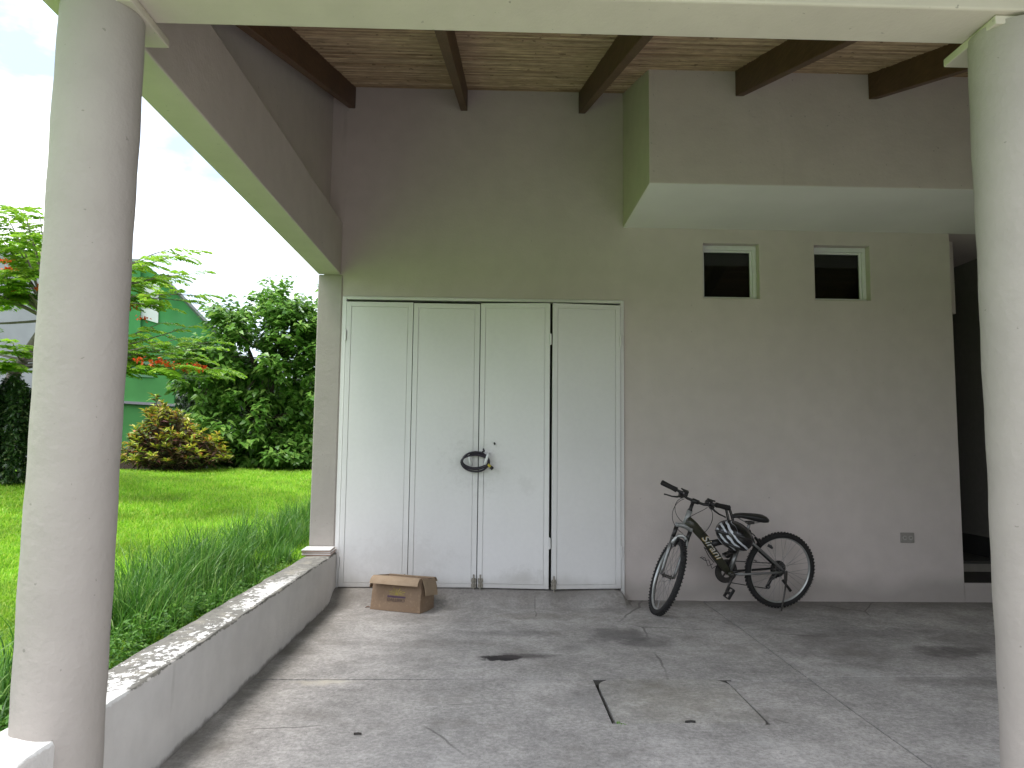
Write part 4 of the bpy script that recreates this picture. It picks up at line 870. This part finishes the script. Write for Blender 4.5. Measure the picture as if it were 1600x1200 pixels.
hedge('clipped_hedge', -190, 62, 585, 8.2, 8.9, 'dark clipped hedge standing left of the round column', 26000, G_dark, .45, .06)
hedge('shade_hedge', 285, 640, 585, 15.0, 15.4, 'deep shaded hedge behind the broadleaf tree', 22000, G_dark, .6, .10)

# ---- croton
G_new = leafmat('croton_new_leaf', [(0, (.20, .34, .03)), (.3, (.50, .52, .05)), (.5, (.26, .36, .04)), (.7, (.55, .34, .05)), (.85, (.16, .28, .03)), (1, (.55, .20, .06))], .4, .3)
G_old = leafmat('croton_old_leaf', [(0, (.06, .045, .035)), (.3, (.15, .05, .045)), (.5, (.09, .15, .04)), (.7, (.22, .10, .08)), (.85, (.07, .12, .03)), (1, (.34, .18, .14))], .35, .2)
cb_ = gp(268, 11.6); cro = empty('croton_shrub', cb_); tag(cro, 'croton shrub with yellow, orange and maroon leaves at the lawn edge', 'shrub')
stm = MB(); pn, po = [], []
tips = []
for k in range(150):
    th = rng.uniform(0, 6.28); rr = math.sqrt(rng.random()); x = .92 * rr * math.cos(th); y = .62 * rr * math.sin(th)
    zt = (1.02 - .72 * rr ** 2.0) * rng.uniform(.55, 1.12)
    if x < -.05 and x > -.5: zt += .26 * math.exp(-((x + .28) / .16) ** 2) * (1 - rr)
    tips.append((x + .03, y, max(zt * .95 + rng.normal(0, .05), .20)))
tips += [(-.27, -.1, 1.24), (-.20, 0, 1.14), (-.33, .05, 1.08), (-.14, -.15, 1.03), (-.40, -.1, .97), (-.26, -.2, 1.0)]
for x, y, z in tips:
    b0 = Vector((x * .18, y * .18, -.03)); q = Vector((x, y, z)); cv = curve(b0, q, (x * -.12, y * -.12, .0), 6); stm.tube(cv, [.014, .012, .010, .008, .007, .005], 5)
    ax_ = np.array((cv[-1] - cv[-3]).normalized())
    for lst, m_, t0, t1, el in ((pn, 13, .0, .10, .75), (po, 24, .06, .40, .25)):
        t = rng.uniform(t0, t1, m_)[:, None]; az = rng.uniform(0, 6.28, m_); Dd = np.stack([np.cos(az), np.sin(az), rng.normal(el, .42, m_)], -1) + ax_ * .2
        lst.append(leaf_mesh(np.array(q) - ax_ * t, Dd, rng.uniform(.10, .17, m_), rng.uniform(.028, .042, m_), .3, .2))
stm.build('stems', barkd, cro, smooth=True)
for lst, mt, nm in ((pn, G_new, 'young_leaves'), (po, G_old, 'old_leaves')): V, F = join(lst); o = npmesh(nm, V, F, mt, cro); o['kind'] = 'stuff'

# ---- flame tree with feathery fronds and orange flowers
G_feather = leafmat('feather_leaf', [(0, (.14, .30, .022)), (.4, (.21, .40, .030)), (.8, (.28, .46, .04)), (1, (.35, .48, .07))], .5, .5, .3)
fl_m = leafmat('flame_petal', [(0, (.62, .045, .012)), (.6, (.75, .10, .02)), (1, (.8, .2, .04))], .5, .3)
fb = gp(-60, 9.2); flt = empty('flame_tree', fb); tag(flt, 'spreading flame tree with feathery leaves and orange flowers beyond the column', 'tree')
toL = lambda p: Vector(p) - fb
tr = MB(); k1, k2, k3 = toL(at(-20, 672, 9.1)), toL(at(22, 585, 9.0)), toL(at(75, 500, 9.0))
tr.tube([(0, 0, -.1), toL(at(-45, 730, 9.2)), k1, k2, k3, toL(at(120, 400, 9.0))], [.12, .10, .085, .07, .045, .02], 10)
fronds = []
def frond(p, d, L):
    """bipinnate frond: rachis with paired feathery pinnae"""
    d = unit(np.array(d)); nP = 13; s_ = unit(np.cross(d, [0, 0, 1.])); t = (np.arange(nP) + .6) / nP
    c = np.array(p) + d * (t * L)[:, None] + np.array([0, 0, -1.]) * (t ** 2 * L * .28)[:, None]
    prof = np.sin(np.pi * np.clip(t * .9 + .10, 0, 1)) ** .6 * L * .36
    for sg in (-1, 1):
        Dd = s_ * sg * .85 + d * .55 + rng.normal(0, .06, (nP, 3)); fronds.append(leaf_mesh(c, Dd, prof, L * .115, .28, .1, .5))
tipsf = [(290, 396, 8.6), (262, 390, 8.9), (240, 402, 8.5), (300, 428, 8.5), (270, 432, 8.8), (308, 462, 8.4), (285, 470, 8.8), (255, 480, 8.5), (250, 505, 8.7), (290, 512, 8.8), (275, 530, 8.4), (325, 535, 8.9), (250, 548, 8.5), (300, 560, 8.6), (345, 576, 8.5), (320, 588, 8.7), (270, 575, 8.3), (235, 572, 8.6), (310, 545, 9.2), (225, 440, 9.2), (230, 515, 9.3),
         (62, 335, 9.3), (35, 325, 9.0), (5, 330, 8.7), (50, 372, 8.6), (20, 380, 9.1), (-20, 350, 9.3), (60, 408, 9.4), (30, 425, 8.6), (5, 440, 8.4), (-25, 420, 8.8), (50, 462, 9.0), (10, 475, 9.4), (-40, 480, 8.5), (20, 535, 8.2), (-15, 560, 8.3), (15, 565, 8.3), (100, 350, 9.1), (130, 345, 9.4), (160, 370, 8.8), (120, 420, 8.6), (170, 430, 9.2), (150, 480, 8.6), (170, 530, 9.0), (130, 545, 8.5), (-90, 380, 9.0), (-120, 440, 8.7), (-80, 520, 9.3), (-150, 500, 9.1), (-180, 420, 9.4), (60, 380, 10.2), (110, 400, 10.4), (190, 410, 10.0), (200, 470, 10.0)]
for (u, v, dp) in tipsf:
    q = toL(at(u, v, dp)); st = k2 if v > 500 else k3
    st = st.lerp(k3, .5 * rng.random()); cv = curve(st, q, (0, 0, -.05 if v > 480 else .12), 9)
    tr.tube(cv, list(np.linspace(.018, .004, 9)), 5)
    dirb = np.array((cv[-1] - cv[-3]).normalized())
    for t in np.linspace(.42, 1.0, 9 if u > 200 and v < 555 else 14):
        p = st.lerp(q, t) + Vector((0, 0, -.05 if v > 480 else .12)) * (4 * t * (1 - t)); az = rng.normal(0, .75) if t < .98 else 0
        d = np.array([dirb[0] * math.cos(az) - dirb[1] * math.sin(az), dirb[0] * math.sin(az) + dirb[1] * math.cos(az), rng.uniform(-.05, .28)])
        frond(p, d, rng.uniform(.26, .40))
tr.build('trunk', bark, flt, smooth=True); V, F = join(fronds); o = npmesh('crown', V, F, G_feather, flt); o['kind'] = 'stuff'
for (u, v, dp) in ((5, 408, 8.5), (14, 421, 8.5), (24, 452, 8.8), (218, 563, 8.4), (238, 568, 8.4), (252, 566, 8.4), (264, 572, 8.4), (280, 572, 8.4), (290, 576, 8.4), (308, 573, 8.4), (318, 577, 8.4), (222, 498, 8.6), (208, 478, 8.8), (60, 450, 8.7)):
    m_ = 26; c = np.array(toL(at(u, v, dp))); Pt = c + rng.normal(0, 1, (m_, 3)) * [.035, .035, .015]; V, F = leaf_mesh(Pt, rng.normal(0, 1, (m_, 3)) + [0, 0, .5], rng.uniform(.03, .05, m_), rng.uniform(.018, .03, m_), .1); o = npmesh('flower_cluster', V, F, fl_m, flt); o['kind'] = 'stuff'

# ------------------------------------------------------------------ neighbouring buildings and boundary wall
green = Mat('green_render', (.055, .22, .07), .85, spec=.2); green.vary(.35, .12).vary(2.5, .10, stretch=(1, 1, .3)); green.mix(green.ramp(green.noise(.9, 5), .5, .75, 0, .35), (.10, .27, .13)); green = green.done()
green2 = simple('green_panel', (.05, .21, .05), .8, var=.1, scale=2); pale = simple('pale_render', (.60, .61, .62), .8, var=.05, scale=2); capm = simple('roof_cap', (.20, .20, .22), .6); wind = simple('dim_glazing', (.11, .22, .15), .15, var=.1, scale=3)
DG = 22.0
gb = gp(180, DG); gbl = empty('green_building', gb); tag(gbl, 'green rendered building with steep sloping roof edge behind the trees', 'building')
G = lambda u, v, d=DG: at(u, v, d) - gb
def slabpoly(name, uv, d, th, mat, parent):
    """wall slab with the outline of the given points, standing at depth d with thickness th"""
    f = [G(u, v, d) for u, v in uv]; bk = [p + Vector((-.62, 1, 0)).normalized() * th for p in f]; n = len(f)
    return MB().add(f + bk, [tuple(range(n)), tuple(range(n, 2 * n))[::-1]] + [(i, i + n, (i + 1) % n + n, (i + 1) % n) for i in range(n)]).build(name, mat, parent)
slabpoly('wall', [(-130, 772), (-130, 380), (219, 405), (219, 772)], DG + .3, 5, simple('grey_render', (.30, .31, .33), .85, var=.08, scale=1.5), gbl)
slabpoly('wall', [(160, 772), (160, 395), (219.5, 411), (219.5, 772)], DG, 5.5, green, gbl)
slabpoly('wall', [(219.7, 772), (219.7, 408), (252, 432), (345, 529), (470, 660), (470, 772)], DG + .15, 5, green, gbl)
slabpoly('roof_edge', [(250, 428), (254, 428), (478, 660), (472, 662)], DG - .05, 5.4, capm, gbl)
slabpoly('window_band', [(221, 441), (249, 443), (247, 505), (220, 497)], DG + .10, .2, pale, gbl)
slabpoly('annexe', [(150, 772), (150, 533), (272, 533), (272, 772)], DG - 2.2, 2.1, green2, gbl)
slabpoly('window', [(206, 560), (240, 560), (240, 590), (206, 588)], DG - 2.24, .1, wind, gbl)
slabpoly('ledge', [(150, 624), (273, 631), (273, 635), (150, 628)], DG - 2.32, .2, capm, gbl)
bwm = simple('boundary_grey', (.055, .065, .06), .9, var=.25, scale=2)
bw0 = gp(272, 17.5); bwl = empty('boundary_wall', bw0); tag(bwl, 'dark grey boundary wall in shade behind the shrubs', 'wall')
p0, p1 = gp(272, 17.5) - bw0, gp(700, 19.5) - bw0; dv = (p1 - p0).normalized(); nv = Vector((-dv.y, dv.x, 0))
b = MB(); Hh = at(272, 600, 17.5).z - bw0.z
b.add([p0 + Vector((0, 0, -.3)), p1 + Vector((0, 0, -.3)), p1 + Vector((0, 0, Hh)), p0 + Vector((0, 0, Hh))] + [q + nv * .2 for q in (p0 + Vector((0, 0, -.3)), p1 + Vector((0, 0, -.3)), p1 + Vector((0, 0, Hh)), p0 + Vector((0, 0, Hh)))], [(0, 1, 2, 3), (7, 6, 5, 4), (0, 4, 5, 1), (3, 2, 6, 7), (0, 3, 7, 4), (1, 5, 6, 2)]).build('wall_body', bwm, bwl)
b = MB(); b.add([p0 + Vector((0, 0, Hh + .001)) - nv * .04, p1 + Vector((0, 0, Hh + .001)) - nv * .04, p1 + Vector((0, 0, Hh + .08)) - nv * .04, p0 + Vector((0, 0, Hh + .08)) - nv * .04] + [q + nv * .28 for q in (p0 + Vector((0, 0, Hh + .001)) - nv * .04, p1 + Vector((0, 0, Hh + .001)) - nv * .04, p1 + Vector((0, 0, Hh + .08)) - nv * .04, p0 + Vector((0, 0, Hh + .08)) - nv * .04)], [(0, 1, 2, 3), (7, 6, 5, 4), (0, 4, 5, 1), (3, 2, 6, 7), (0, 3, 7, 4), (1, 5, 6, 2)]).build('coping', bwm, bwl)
